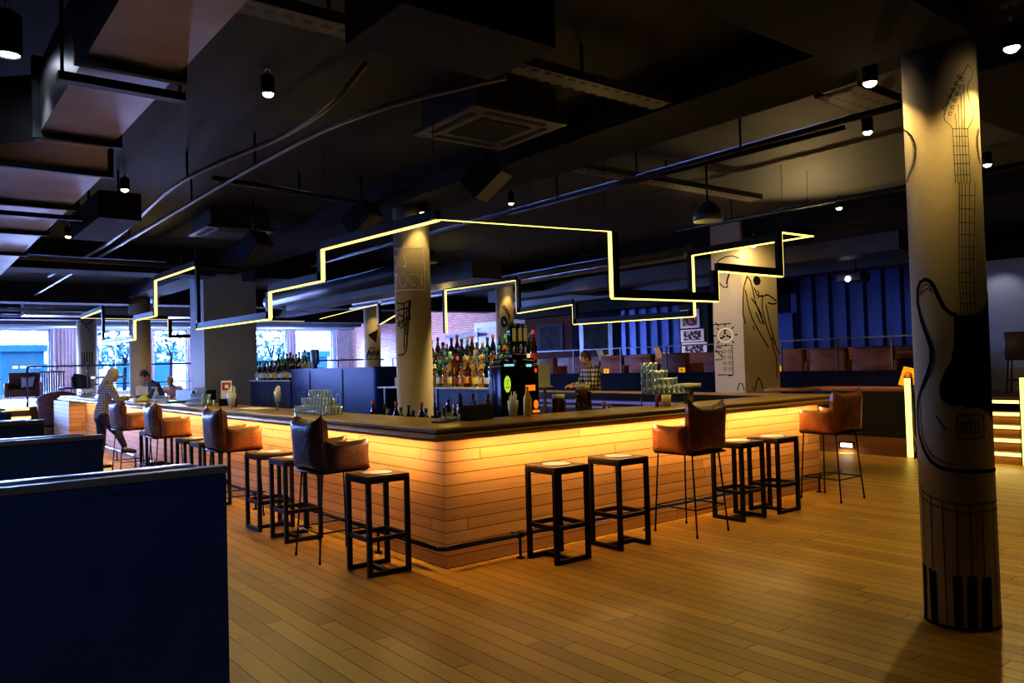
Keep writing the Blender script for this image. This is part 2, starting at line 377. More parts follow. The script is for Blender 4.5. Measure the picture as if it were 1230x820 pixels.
M['poster'] = pattern('poster_print', 'blot', (.55,.55,.52), (.05,.05,.06), 14.); M['poster_r'] = pattern('poster_red', 'blot', (.35,.33,.32), (.25,.05,.05), 11.); M['poster_d'] = pattern('dark_print', 'blot', (.016,.013,.012), (.03,.025,.022), 4.)
M['green_sticker'] = emis('green_lit_badge', (.55,.85,.06), .75); M['orange_lit'] = emis('orange_lit_panel', (1.,.23,.02), 1.0); M['cyan_lit'] = emis('cyan_lit_panel', (.35,.85,.9), .8); M['red_lit'] = emis('red_lit_panel', (1.,.06,.02), 1.)
M['violet_lit'] = emis('violet_lit_edge', (.28,.28,.95), .35)
M['white_shelf'] = mat('white_shelf', (.70,.68,.62), .4, vary=.05); M['table_wood'] = mat('table_wood', (.34,.17,.08), .35, vary=.15); M['trim_blue'] = mat('notice_blue', (.08,.30,.55), .6); M['kiosk_panel'] = mat('kiosk_panel', (.0024,.0046,.0036), .6, spec=0); M['rail_black'] = mat('rail_black', (.03,.028,.026), .3, .4); M['pane_tint'] = pane_mat('tinted_glass', (.16,.165,.18,1)); M['pane'] = pane_mat('window_glass')
M['yellow_cloth'] = mat('yellow_cloth', (.70,.62,.16), .8, vary=.1)

# ------------------------------------------------------------------ people (fused bodies, built before the rest)
def fuse(name, mb, m, parent, voxel=.008, it=4):
    o = mb.build(name, m, parent)
    a = o.modifiers.new('r', 'REMESH'); a.mode = 'VOXEL'; a.voxel_size = voxel; a.use_smooth_shade = True
    b = o.modifiers.new('s', 'SMOOTH'); b.factor = .5; b.iterations = it
    dg = bpy.context.evaluated_depsgraph_get(); me = bpy.data.meshes.new_from_object(o.evaluated_get(dg), depsgraph=dg)
    me.name = name; o.modifiers.clear(); o.data = me
    if not me.materials: me.materials.append(m)
    return o
def limb(mb, pts, rs):
    for (a, b), (r, q) in zip(zip(pts, pts[1:]), zip(rs, rs[1:])): mb.tube(a, b, r, q, n=14)
    for p, r in zip(pts, rs): mb.ball(p, r, n=12)
def loft(mb, secs, right, n=18):
    R_ = Vector(right).normalized(); k = len(mb.v); L = len(secs)
    for i, (c, rx, ry) in enumerate(secs):
        c = Vector(c); up = (Vector(secs[min(i+1, L-1)][0])-Vector(secs[max(i-1, 0)][0])).normalized(); f = up.cross(R_).normalized()
        for j in range(n):
            t = 2*PI*j/n; mb.v.append(tuple(c+R_*math.cos(t)*rx+f*math.sin(t)*ry))
    for i in range(L-1):
        for j in range(n):
            q = (j+1) % n; mb.f.append((k+i*n+j, k+i*n+q, k+(i+1)*n+q, k+(i+1)*n+j)); mb.m.append(0); mb.s.append(True)
    mb.f.append(tuple(k+j for j in reversed(range(n)))); mb.m.append(0); mb.s.append(True)
    mb.f.append(tuple(k+(L-1)*n+j for j in range(n))); mb.m.append(0); mb.s.append(True)
def hand(mb, w, d, nrm, side, curl=.5):
    w = Vector(w); d = Vector(d).normalized(); nrm = Vector(nrm); nrm = (nrm-d*nrm.dot(d)).normalized(); lat = d.cross(nrm)*side
    pc = w+d*.05; limb(mb, [w, pc, w+d*.085], [.024, .03, .026])
    for o in (-.026, -.009, .009, .026): limb(mb, [w+d*.03+lat*o*.6, w+d*.09+lat*o], [.014, .0115])
    for i, (o, ln) in enumerate(((-.027, .058), (-.009, .075), (.010, .08), (.028, .07))):
        p = w+d*.09+lat*o; q = [p]; a = curl*.5
        for s in (.45, .32, .23):
            p = p+(d*math.cos(a)-nrm*math.sin(a))*ln*s*1.05; q.append(p); a += curl*.7
        limb(mb, q, [.0105, .0098, .009, .008])
    p = w+d*.025+lat*.026; limb(mb, [p, p+d*.028+lat*.024-nrm*.01, p+d*.055+lat*.030-nrm*.022, p+d*.075+lat*.028-nrm*.03], [.015, .0125, .011, .0095])
def person(label, loc, rz, J, skin, hair, top, bottom, hair_long=False, group=None, apron=None):
    """J: joints in the person's own frame (x right, y forward, z up)"""
    t = thing('person', label, 'person', loc, rz, group)
    V = Vector; P = {k: V(v) for k, v in J.items() if isinstance(v, tuple) and len(v) == 3}
    body = MB(); shirt = MB(); pants = MB()
    pel, wai, che, nec, hea = P['pelvis'], P['waist'], P['chest'], P['neck'], P['head']
    w = J.get('w', (1,))[0]; R_ = (P['sh_r']-P['sh_l']).normalized()
    secs = [(pel-V((0,0,.06)), .155*w, .105), (pel+V((0,0,.03)), .165*w, .115), (wai, .135*w, .10), ((wai+che)/2, .15*w, .112), (che, .175*w, .118), (che+(nec-che)*.6, .15*w, .095), (nec, .062, .06)]
    loft(body, secs, R_)
    loft(shirt, [(pel-V((0,0,.05)), .178*w, .128)]+[(c, rx+.014, ry+.014) for c, rx, ry in secs[1:6]]+[(secs[5][0]*.4+nec*.6, .105*w, .088), (nec+V((0,0,.012)), .068, .066)], R_)
    loft(pants, [(pel-V((0,0,.12)), .165*w, .115), (pel-V((0,0,.03)), .172*w, .122), (pel+V((0,0,.05)), .165*w, .12)], R_)
    up = (hea-nec).normalized(); limb(body, [nec-up*.02, nec+up*.05, hea-up*.05], [.056, .052, .05])
    fw = V(J['look']).normalized(); fw = (fw-up*fw.dot(up)).normalized(); rt = fw.cross(up).normalized()
    Mh = Matrix((rt, fw, up)).transposed().to_4x4(); Mh.translation = hea+up*.03
    body.ball((0, 0, .012), .074, .092, .108, n=20, M=Mh)             # skull
    body.ball((0, .022, -.052), .056, .066, .062, n=16, M=Mh)         # jaw
    body.ball((0, .090, -.012), .013, .020, .020, n=10, M=Mh); body.ball((0, .082, .012), .010, .016, .026, n=10, M=Mh)
    body.ball((0, .068, .026), .058, .020, .012, n=12, M=Mh)          # brow
    body.ball((0, .080, -.082), .020, .014, .014, n=10, M=Mh)         # chin
    body.ball((0, .082, -.046), .024, .011, .010, n=10, M=Mh)
    for s in (-1, 1):
        body.ball((s*.075, -.004, -.004), .011, .020, .032, n=10, M=Mh); body.ball((s*.040, .066, -.024), .022, .018, .018, n=10, M=Mh)
    for s, q in ((-1, 'l'), (1, 'r')):
        sh, el, wr = P['sh_'+q], P['el_'+q], P['wr_'+q]; hi, kn, an, to = P['hip_'+q], P['kn_'+q], P['an_'+q], P['toe_'+q]
        limb(body, [che*.6+nec*.4, sh, el, el*.6+wr*.4, wr], [.07, .056, .042, .038, .026])
        hand(body, wr, P.get('hd_'+q, wr-el), J.get('pn_'+q, (0, 0, 1)), s*-1, J.get('curl', .55))
        k = J.get('sleeve', 1.)
        limb(shirt, [che*.7+nec*.3, sh, el]+([wr*.9*k+el*(1-.9*k)] if k > 0 else []), [.085, .072, .057]+([.046] if k > 0 else []))
        limb(body, [hi, kn, kn*.65+an*.35, an], [.082, .054, .05, .034]); limb(body, [an, an+V((0,0,-.05)), to], [.036, .034, .026])
        limb(pants, [hi, kn, kn*.15+an*.85], [.098, .068, .052])
        sh_ = MB(); f = (to-an); f.z = 0; f.normalize(); b0 = an+V((0,0,-.05)); fo = f*.09
        limb(sh_, [b0-f*.03+V((0,0,-.005)), b0+f*.07-V((0,0,.012)), to+f*.02-V((0,0,.006))], [.046, .044, .034])
        so = fuse('shoe', sh_, M['shoe'], t, .009, 3)
    b = fuse('body', body, skin, t, .0065, 5)
    fuse('shirt', shirt, top, t, .009, 4); fuse('trousers', pants, bottom, t, .010, 4)
    h = MB(); h.ball((0, -.016, .034), .083, .098, .104, n=18, M=Mh)
    if hair_long:
        h.ball((0, -.055, -.05), .080, .055, .12, n=14, M=Mh); h.ball((0, -.085, -.16), .07, .045, .13, n=14, M=Mh); h.ball((0, -.10, -.27), .05, .035, .12, n=14, M=Mh)
        for s in (-1, 1): h.ball((s*.072, -.01, -.05), .018, .05, .11, n=12, M=Mh)
    else:
        h.ball((0, -.055, -.02), .07, .05, .07, n=14, M=Mh)
    # cut the hair back from the face: only what lies behind the hairline stays
    inv = Mh.inverted()
    ho = fuse('hair', h, hair, t, .007, 2)
    bm = bmesh.new(); bm.from_mesh(ho.data)
    kill = [v for v in bm.verts if (inv @ v.co).y > .045 and (inv @ v.co).z < .062]
    bmesh.ops.delete(bm, geom=kill, context='VERTS'); bm.to_mesh(ho.data); bm.free()
    for s in (-1, 1):
        e = MB(); e.ball((s*.032, .0745, .006), .012, n=10, M=Mh).build('eye', M['eye'], b); e = MB(); e.ball((s*.032, .0845, .006), .0055, .003, .0055, n=8, M=Mh).build('iris', M['iris'], b)
    MB().ball((0, .0905, -.047), .020, .005, .005, n=10, M=Mh).build('mouth', M['lip'], b)
    return t

D = math.radians
# the standing woman: faces the bar (+X), one foot on the foot rail, elbows on the counter
person('blonde woman in striped top and dark trousers standing at the far end of the bar', (-.60, 10.03, 0), D(-90), dict(
    pelvis=(0,0,.93), waist=(.0,.03,1.10), chest=(0,.09,1.29), neck=(0,.12,1.47), head=(.0,.17,1.585), look=(-.05,1,-.45), w=(.88,),
    sh_l=(-.17,.10,1.40), el_l=(-.21,.24,1.19), wr_l=(-.10,.44,1.225), hd_l=(.5,.8,.1), pn_l=(0,0,1), sh_r=(.17,.10,1.40), el_r=(.22,.22,1.18), wr_r=(.10,.42,1.225), hd_r=(-.4,.85,.1), pn_r=(0,0,1),
    hip_l=(-.085,0,.90), kn_l=(-.09,.01,.50), an_l=(-.09,-.03,.09), toe_l=(-.10,.12,.03), hip_r=(.085,.0,.90), kn_r=(.06,.24,.60), an_r=(.03,.36,.34), toe_r=(.03,.50,.262), sleeve=0.95),
    M['skin'], M['blonde'], M['knit'], M['jeans'], True)
person('man in slate shirt bending over the inner worktop behind the bar', (1.0, 12.8, 0), D(105), dict(
    pelvis=(.05,-.16,.95), waist=(.03,-.08,1.11), chest=(-.0,.06,1.30), neck=(-.02,.17,1.46), head=(-.03,.27,1.56), look=(0,.75,-.65), w=(1.08,),
    sh_l=(-.21,.12,1.38), el_l=(-.27,.30,1.16), wr_l=(-.16,.52,1.02), hd_l=(.3,.9,-.2), sh_r=(.19,.12,1.38), el_r=(.26,.28,1.14), wr_r=(.15,.50,1.02), hd_r=(-.3,.9,-.2),
    hip_l=(-.07,-.16,.92), kn_l=(-.1,-.08,.50), an_l=(-.11,-.12,.09), toe_l=(-.13,.04,.03), hip_r=(.13,-.16,.92), kn_r=(.13,-.08,.5), an_r=(.13,-.12,.09), toe_r=(.15,.04,.03), sleeve=.4),
    M['skin2'], M['dark_hair'], M['greyshirt'], M['jeans'])
person('person in pale pink top leaning forward beyond the man in the slate shirt', (2.0, 15.35, 0), D(150), dict(
    pelvis=(0,-.20,.86), waist=(0,-.13,1.0), chest=(0,.02,1.17), neck=(0,.12,1.31), head=(0,.20,1.40), look=(0,.8,-.6), w=(.92,),
    sh_l=(-.18,.06,1.24), el_l=(-.23,.24,1.05), wr_l=(-.12,.44,.98), hd_l=(.2,.9,-.1), sh_r=(.18,.06,1.24), el_r=(.23,.24,1.05), wr_r=(.12,.44,.98), hd_r=(-.2,.9,-.1),
    hip_l=(-.09,-.2,.83), kn_l=(-.1,-.13,.45), an_l=(-.1,-.17,.09), toe_l=(-.11,-.02,.03), hip_r=(.09,-.2,.83), kn_r=(.1,-.13,.45), an_r=(.1,-.17,.09), toe_r=(.11,-.02,.03), sleeve=.9),
    M['skin'], M['tan_hair'], M['pinkshirt'], M['jeans'])
person('man in black and white plaid shirt looking down at the far counter', (6.30, 4.86, 0), D(75), dict(
    pelvis=(0,-.06,.98), waist=(0,-.04,1.15), chest=(0,.02,1.36), neck=(0,.06,1.55), head=(0,.12,1.655), look=(0,.8,-.55), w=(1.1,),
    sh_l=(-.22,.02,1.47), el_l=(-.28,.12,1.22), wr_l=(-.16,.36,1.205), hd_l=(.3,.9,0), sh_r=(.22,.02,1.47), el_r=(.28,.10,1.22), wr_r=(.16,.34,1.205), hd_r=(-.3,.9,0),
    hip_l=(-.1,-.06,.95), kn_l=(-.11,-.02,.51), an_l=(-.11,-.06,.09), toe_l=(-.13,.10,.03), hip_r=(.1,-.06,.95), kn_r=(.11,-.02,.51), an_r=(.11,-.06,.09), toe_r=(.13,.10,.03), sleeve=1.),
    M['skin2'], M['dark_hair'], M['plaid'], M['jeans'])

# ------------------------------------------------------------------ shell
def struct(name, mb, m, **k):
    o = mb.build(name, m, **k); o['kind'] = 'structure'; return o
H = 3.9
struct('floor', MB().box(-6, 13.2, -8, 27.9, -.1, 0), M['floor'])
struct('ceiling', MB().box(-6, 13.2, -8, 27.9, H, H+.1), M['ceil'])
lw = [(5.5, 8.0), (10.5, 13.5), (16.0, 19.5)]  # unseen windows added for cool side light; dark panes dim it
wl_ = MB(); ys_ = -8
for a, b in lw: wl_.box(-6.25, -6, ys_, a, 0, H).box(-6.25, -6, a, b, 2.7, H).box(-6.25, -6, a, b, 0, 1.0); ys_ = b
wl_.box(-6.25, -6, ys_, 27.9, 0, H); struct('wall_left', wl_, M['wall_dark'])
for i, (a, b) in enumerate(lw):
    w = struct('window_%d' % (i+7), MB().box(-6.16, -6.09, a, b, 1.0, 1.05).box(-6.16, -6.09, a, b, 2.65, 2.7).box(-6.16, -6.09, a, a+.05, 1.0, 2.7).box(-6.16, -6.09, b-.05, b, 1.0, 2.7), M['frame']); MB().box(-6.13, -6.12, a+.05, b-.05, 1.05, 2.65).build('pane', M['pane_tint'], w)
    la = bpy.data.lights.new('window_portal', 'AREA'); la.shape = 'RECTANGLE'; la.size = 1.6; la.size_y = b-a-.1; la.cycles.is_portal = True
    lo = bpy.data.objects.new('window_portal', la); C.objects.link(lo); lo.location = (-6.2, (a+b)/2, 1.85); lo.rotation_euler = (0, -PI/2, 0)
struct('wall_front', MB().box(-6, 13.2, -8.1, -8, 0, H), M['wall_dark'])
wr = MB().box(13, 13.15, 15, 27.75, 0, H); struct('wall_right', wr, M['brick'])
struct('wall_right_brown', MB().box(12.98, 13.15, 12.72, 15, 0, H), M['brown_wall'])
struct('wall_right_navy', MB().box(12.98, 13.15, 10.75, 12.72, 0, H), M['navy_wall'])
struct('wall_right_dark', MB().box(13.08, 13.2, -8, 10.75, 0, H), M['wall_dark'])
# corrugated steel lining, one mesh per run
def corrug(name, y0, y1, z0, z1, x=13.0, p=.40):
    mb = MB(); y = y0; prof = []
    while y < y1-1e-3:
        for dy, dx in ((0, 0), (.30, 0), (.40, .10), (.70, .10), (.80, .0)):
            if dy == .8: continue
            prof.append((min(y+dy*p/.8, y1), x+dx*.8))
        y += p
    prof.append((y1, x))
    for (a, b), (c, d) in zip(prof, prof[1:]): mb.quad((b, a, z0), (d, c, z0), (d, c, z1), (b, a, z1))
    return struct(name, mb, M['corrug'])
corrug('wall_right_corrugated', 8.45, 10.72, .9, 3.05, 12.97)
corrug('wall_right_corrugated_middle', 5.95, 7.5, .9, 3.05, 12.97)
corrug('wall_right_corrugated_near', 1.0, 5.2, .9, 3.46, 12.97)
struct('trim_1', MB().box(12.5, 13.0, 5.2, 15.0, 3.06, H), M['beam'])                       # bulkhead above the lining
struct('trim_2', MB().box(12.93, 13.0, 7.5, 8.45, .9, 3.05), M['black_matte'])
struct('wall_partition_white', MB().box(12.75, 12.99, .30, .98, .85, 3.3).box(12.75, 12.99, -8, .30, .85, 3.3), M['wall_white'])

# window wall: piers, lintel, sill
yW = 27.75; wins = [(-4.2, -1.6), (-1.4, 1.06), (2.62, 3.92), (4.60, 5.86), (8.66, 10.02), (10.30, 12.15)]
ww = MB(); xs = -6.25
for a, b in wins: ww.box(xs, a, yW, yW+.25, 0, H); ww.box(a, b, yW, yW+.25, 3.33, H); ww.box(a, b, yW, yW+.25, 0, .95); xs = b
ww.box(xs, 13.15, yW, yW+.25, 0, H); struct('wall_back', ww, M['wall_win'])
for i, (a, b) in enumerate(wins):
    fr = MB(); t = .05
    fr.box(a, b, yW+.06, yW+.14, .95, .95+t).box(a, b, yW+.06, yW+.14, 3.33-t, 3.33).box(a, a+t, yW+.06, yW+.14, .95, 3.33).box(b-t, b, yW+.06, yW+.14, .95, 3.33)
    if i in (2, 5): fr.box((a+b)/2-.02, (a+b)/2+.02, yW+.07, yW+.13, 1, 3.3)
    w = struct('window_%d' % (i+1), fr, M['frame'])
    MB().box(a+t, b-t, yW+.095, yW+.105, .95+t, 3.33-t).build('pane', M['pane'], w)
    la = bpy.data.lights.new('window_portal', 'AREA'); la.shape = 'RECTANGLE'; la.size = b-a-.1; la.size_y = 2.25; la.cycles.is_portal = True
    lo = bpy.data.objects.new('window_portal', la); C.objects.link(lo); lo.location = ((a+b)/2, yW+.2, 2.14); lo.rotation_euler = (-PI/2, 0, 0)
struct('trim_3', MB().box(-6, 13, yW-.55, yW, 3.36, 3.44).box(-6, 13, yW-.20, yW, 3.44, H), M['pipe_l'])   # service rail over the windows

# raised platforms
struct('floor_platform_right', MB().box(10.0, 13.0, -8, 18.9, 0, .88), M['wall_dark'])
struct('floor_platform_right_top', MB().box(10.0, 13.0, -8, 18.9, .88, .90), M['riser_wood'])
struct('floor_landing_right', MB().box(8.95, 10.0, .55, 14, 0, .29), M['riser_wood'])
struct('floor_platform_window', MB().box(-6, 13.0, 18.9, yW, 0, .85), M['stair_wood'])
struct('floor_landing_window', MB().box(-.62, 1.6, 17.35, 18.9, 0, .34), M['stair_wood'])

# columns
def column(name, x, y, r, z0=0, z1=3.6, m='concrete', label=None):
    o = MB().lathe([(r, z0), (r, z0+.02), (r, z1)], n=48).build(name, M[m], None); o.location = (0, 0, 0)
    for v in o.data.vertices: v.co.x += x; v.co.y += y
    return tag(o, label, 'column', kind='structure')
colR = column('column', 1.599, -3.234, .206, label='round concrete column painted with a guitar and piano keys')
colM = column('column', 1.66, 3.195, .225, label='round concrete column rising out of the middle of the bar')
col607 = column('column', 8.1, 9.706, .215, z1=3.9, label='round column with a dark disc drawing behind the tap machine')
col447 = column('column', 8.1, 16.394, .245, z1=3.9, label='round column with a black triangle drawing near the right windows')
col168 = column('column', 1.66, 17.1, .265, z1=3.9, label='plain pale round column between the left windows')
col104 = column('column', 1.66, 24.3, .30, z1=3.9, label='round column with a small face drawing near its top beside the curtain')
pil = tag(MB().box(7.69, 8.69, 2.66, 3.27, 0, 3.9).build('pillar', M['concrete_p']), 'square concrete pillar with winged figure and fan drawings', 'pillar', kind='structure')
pil2 = tag(MB().box(1.40, 2.46, 10.8, 11.7, 0, 3.9).build('pillar', M['concrete_d']), 'wide grey rectangular pillar behind the bar', 'pillar', kind='structure')

def cyl_pts(st, c, off=.0025): return [Vector((c[0]+math.cos(a)*(c[2]+off), c[1]+math.sin(a)*(c[2]+off), z)) for a, z in st]
def ribbon_cyl(mb, st, c, w, off=.0025):
    # a painted line: a thin band lying on the cylinder
    q = []
    for (a, z), (b, y) in zip(st, st[1:]):
        n = max(1, int(math.hypot((b-a)*c[2], y-z)/.03))
        q += [(a+(b-a)*i/n, z+(y-z)*i/n) for i in range(n)]
    q.append(st[-1]); r = c[2]
    P = [Vector((a*r, z)) for a, z in q]; k = len(mb.v)
    for i, p in enumerate(P):
        d = (P[min(i+1, len(P)-1)]-P[max(i-1, 0)]); d = d.normalized() if d.length > 1e-9 else Vector((1, 0)); n = Vector((-d.y, d.x))*w/2
        for s in (1, -1):
            e = p+n*s; a = e.x/r; mb.v.append((c[0]+math.cos(a)*(r+off), c[1]+math.sin(a)*(r+off), e.y))
    for i in range(len(P)-1):
        a = k+2*i; mb.f.append((a, a+1, a+3, a+2)); mb.m.append(0); mb.s.append(False)
def fill_cyl(mb, poly, c, off=.002, dz=.012):
    r = c[2]; zs = [z for _, z in poly]; z = min(zs)
    def span(zz):
        x = []
        for (a, y), (b, w) in zip(poly, poly[1:]+poly[:1]):
            if (y <= zz) != (w <= zz): x.append(a+(b-a)*(zz-y)/(w-y))
        return sorted(x)
    while z < max(zs):
        x = span(z+dz/2)
        for a, b in zip(x[::2], x[1::2]):
            n = max(1, int((b-a)/.12))
            for i in range(n):
                t0 = a+(b-a)*i/n; t1 = a+(b-a)*(i+1)/n
                mb.quad(*[(c[0]+math.cos(t)*(r+off), c[1]+math.sin(t)*(r+off), h) for t, h in ((t0, z), (t1, z), (t1, z+dz), (t0, z+dz))])
        z += dz
MU = json.loads('''{"thinA":[[[4.359,3.321],[4.288,3.298],[4.072,3.232],[3.856,3.158],[3.699,3.08],[3.633,3.022],[3.647,2.997],[3.772,2.969],[3.839,2.944]],[[4.359,3.321],[4.502,3.308],[4.58,3.283],[4.507,3.248],[4.365,3.217],[4.32,3.173],[4.368,3.108],[4.477,3.056],[4.504,3.018],[4.401,2.978],[4.273,2.942]],[[3.839,2.944],[4.273,2.942]],[[3.844,2.944],[3.848,2.62]],[[4.273,2.942],[4.278,2.618]],[[3.844,2.897],[4.267,2.895]],[[3.843,2.841],[4.272,2.838]],[[3.842,2.788],[4.277,2.786]],[[3.847,2.736],[4.276,2.734]],[[3.848,2.669],[4.278,2.667]],[[3.929,3.032],[3.936,2.942],[3.921,2.619]],[[4.015,3.085],[4.011,2.942],[3.996,2.619]],[[4.108,3.15],[4.09,2.941],[4.079,2.618]],[[4.205,3.205],[4.172,2.941],[4.172,2.618]]],"wing":[[[2.169,3.023],[2.5,2.987],[2.67,2.952],[2.764,2.915],[2.802,2.873],[2.789,2.824],[2.712,2.777],[2.585,2.739],[2.428,2.707],[2.296,2.679]],[[4.811,2.951],[4.675,2.897],[4.65,2.841],[4.712,2.778],[4.834,2.737]]],"pegs":[[3.651,3.071],[3.725,3.092],[3.803,3.132],[3.898,3.174],[3.98,3.211],[4.066,3.25],[3.794,3.034],[3.858,3.071],[3.929,3.108],[4.003,3.148],[4.08,3.191],[4.161,3.237]],"neckB":[[[3.847,2.128],[3.844,1.849]],[[4.252,2.126],[4.24,1.846]],[[3.827,2.093],[4.252,2.09]],[[3.835,2.035],[4.254,2.033]],[[3.835,1.971],[4.254,1.968]],[[3.837,1.91],[4.247,1.908]],[[3.924,2.128],[3.921,1.848]],[[4.017,2.127],[4.014,1.847]],[[4.13,2.126],[4.119,1.847]],[[3.951,2.624],[3.847,2.128]],[[4.451,2.625],[4.252,2.126]],[[4.025,2.623],[3.924,2.128]],[[4.117,2.623],[4.017,2.127]],[[4.246,2.623],[4.13,2.126]],[[3.935,2.545],[4.417,2.545]],[[3.919,2.466],[4.385,2.465]],[[3.904,2.387],[4.354,2.385]],[[3.89,2.315],[4.325,2.313]],[[3.869,2.243],[4.298,2.241]],[[3.855,2.171],[4.271,2.169]]],"body":[[[3.711,1.843],[3.561,1.859],[3.414,1.896],[3.299,1.956],[3.181,2.023],[3.084,2.054],[2.939,2.069],[2.766,2.054],[2.655,2.012],[2.63,1.931],[2.751,1.825],[2.938,1.72],[3.035,1.647],[3.019,1.574],[2.887,1.501],[2.689,1.427],[2.489,1.352],[2.331,1.261],[2.399,1.143],[2.626,1.044],[2.885,0.976],[3.135,0.946],[3.452,0.934],[3.945,0.927],[4.309,0.927],[5.081,0.925]]],"thinB":[[[2.759,1.855],[2.909,1.765],[3.077,1.675],[3.133,1.61],[3.085,1.545],[2.88,1.472],[2.734,1.413]],[[2.744,1.973],[2.829,2.023],[2.948,2.04],[3.064,2.026],[3.125,1.981]],[[2.836,1.979],[2.891,2.003],[2.988,2.013],[3.058,1.997]],[[2.544,1.323],[2.527,1.204],[2.642,1.096],[2.895,1.02],[3.209,0.982],[3.458,0.968]],[[3.617,1.235],[3.645,1.254],[3.756,1.26],[4.231,1.26],[4.38,1.247],[4.376,1.139],[4.293,1.12],[3.699,1.12],[3.61,1.134],[3.617,1.235]],[[3.698,1.214],[3.686,1.15]],[[3.787,1.225],[3.773,1.15]],[[3.886,1.214],[3.873,1.15]],[[3.992,1.225],[3.977,1.149]],[[4.1,1.213],[4.086,1.149]],[[4.222,1.223],[4.204,1.148]],[[3.698,1.214],[4.236,1.217]],[[3.686,1.15],[4.22,1.152]]],"slash":[[[3.094,1.252],[3.22,1.205],[3.359,1.167]]],"pick":[[3.67,1.85],[3.932,1.838],[4.231,1.842],[4.543,1.86],[4.797,1.926],[5.081,2.009],[5.079,2.009],[4.893,1.204],[4.625,1.265],[4.24,1.297],[3.827,1.306],[3.521,1.307],[3.309,1.335],[3.209,1.385],[3.233,1.443],[3.374,1.515],[3.539,1.572],[3.628,1.657],[3.659,1.757]],"pk":[[[3.715,1.699],[3.811,1.713],[4.222,1.711],[4.325,1.696],[4.216,1.682],[3.806,1.684],[3.715,1.699]],[[3.689,1.556],[3.785,1.573],[4.19,1.574],[4.289,1.559],[4.182,1.539],[3.778,1.539],[3.689,1.556]],[[3.698,1.442],[3.792,1.449],[4.266,1.403],[4.344,1.379],[4.219,1.371],[3.755,1.416],[3.698,1.442]]],"keys":[[[2.139,0.844],[2.468,0.794],[2.817,0.766],[3.168,0.748],[3.556,0.739],[3.879,0.737],[4.288,0.743],[5.08,0.742]],[[2.163,0.794],[2.49,0.748],[2.806,0.724],[3.16,0.707],[3.519,0.693],[3.87,0.689],[4.276,0.698],[5.08,0.7]],[[2.483,0.798],[2.414,-0.002]],[[2.817,0.766],[2.79,0.334]],[[3.162,0.748],[3.161,0.009]],[[3.527,0.738],[3.496,0.32]],[[3.867,0.737],[3.834,0.318]],[[4.197,0.742],[4.19,0.317]],[[4.607,0.745],[4.612,-0.005]]],"bk":[[[2.3,0.351],[2.524,0.337],[2.455,-0.009],[2.248,0.005]],[[2.634,0.333],[2.907,0.323],[2.885,0.005],[2.643,-0.001]],[[3.35,0.32],[3.595,0.322],[3.565,0.004],[3.35,0.006]],[[3.71,0.317],[3.969,0.318],[3.935,-0.003],[3.674,0.002]],[[4.099,0.318],[4.406,0.313],[4.365,-0.01],[4.049,-0.002]]]}''')
cR = (1.599, -3.234, .206)
mb = MB()
for s in MU['thinA']+MU['neckB']: ribbon_cyl(mb, s, cR, .0035)
for a, z in MU['pegs']: ribbon_cyl(mb, [(a+math.cos(t*.8)*.045, z+math.sin(t*.8)*.010) for t in range(8)], cR, .004)
mb.build('guitar_neck_drawing', M['ink_mid'], colR)
mb = MB()
for s in MU['body']: ribbon_cyl(mb, s, cR, .022)
for s in MU['thinB']: ribbon_cyl(mb, s, cR, .0065)
for s in MU['slash']: ribbon_cyl(mb, s, cR, .007)
fill_cyl(mb, MU['pick'], cR); mb.build('guitar_body_drawing', M['ink'], colR)
mb = MB()
for s in MU['pk']: ribbon_cyl(mb, s, cR, .004, .004)
mb.build('pickup_drawing', M['ink_soft'], colR)
mb = MB()
for s in MU['wing']:
    ribbon_cyl(mb, s, cR, .009)
    for (a, z), (b, y) in zip(s, s[1:]):
        for i in range(4):
            t = i/4; ribbon_cyl(mb, [(a+(b-a)*t, z+(y-z)*t), (a+(b-a)*t-.10, z+(y-z)*t+.004)], cR, .005)
mb.build('feather_drawing', M['ink_mid'], colR)
mb = MB()
for s in MU['keys']: ribbon_cyl(mb, s, cR, .0055)
for s in MU['bk']: fill_cyl(mb, s, cR)
mb.build('piano_keys_drawing', M['ink'], colR)
mb = MB()
mb.lathe([(.207, 0), (.2075, .012), (.207, .02)], n=48, c=(1.599, -3.234, 0), caps=False); mb.build('base_ring', M['black'], colR)

def rib_cam(mb, col, pts, w):
    # strokes on the far columns: (angle offset from the side that faces the room's front-left, height)
    ribbon_cyl(mb, pts, col, w)
cM = (1.66, 3.195, .225); a0 = math.atan2(-5.43-3.195, -3.51-1.66)
def T(px, z, w=21.5): return (a0+math.asin(max(-1, min(1, (px-496.5)/w))), z)   # px only names how far round the column the stroke sits
mb = MB()
for st in ([T(476,3.09), T(510.5,3.09)], [T(510.5,3.09), T(511,2.57)], [T(511,2.57), T(476,2.57)],
           [T(476,3.0), T(477,3.0), T(479,2.95), T(479,2.90), T(477,2.85), T(476,2.85)],
           [T(490,3.0), T(487,2.97), T(488,2.93), T(490,2.91), T(489,2.86), T(486,2.86)],
           [T(476,2.77), T(480,2.77)], [T(478,2.77), T(478,2.62)],
           [T(484,2.77), T(481.5,2.73), T(481.5,2.67), T(484,2.62), T(488,2.62), T(490,2.67), T(490,2.73), T(488,2.77), T(484,2.77)],
           [T(500,2.75), T(497,2.77), T(494,2.75), T(492.5,2.70), T(494,2.64), T(497,2.62), T(500,2.64)],
           [T(502,2.77), T(505,2.71), T(508,2.77)], [T(505,2.71), T(507.5,2.62)], [T(508,2.77), T(508,2.62)]):
    ribbon_cyl(mb, st, cM, .014)
mb.build('lettering', M['ink_white'], colM)
mb = MB()
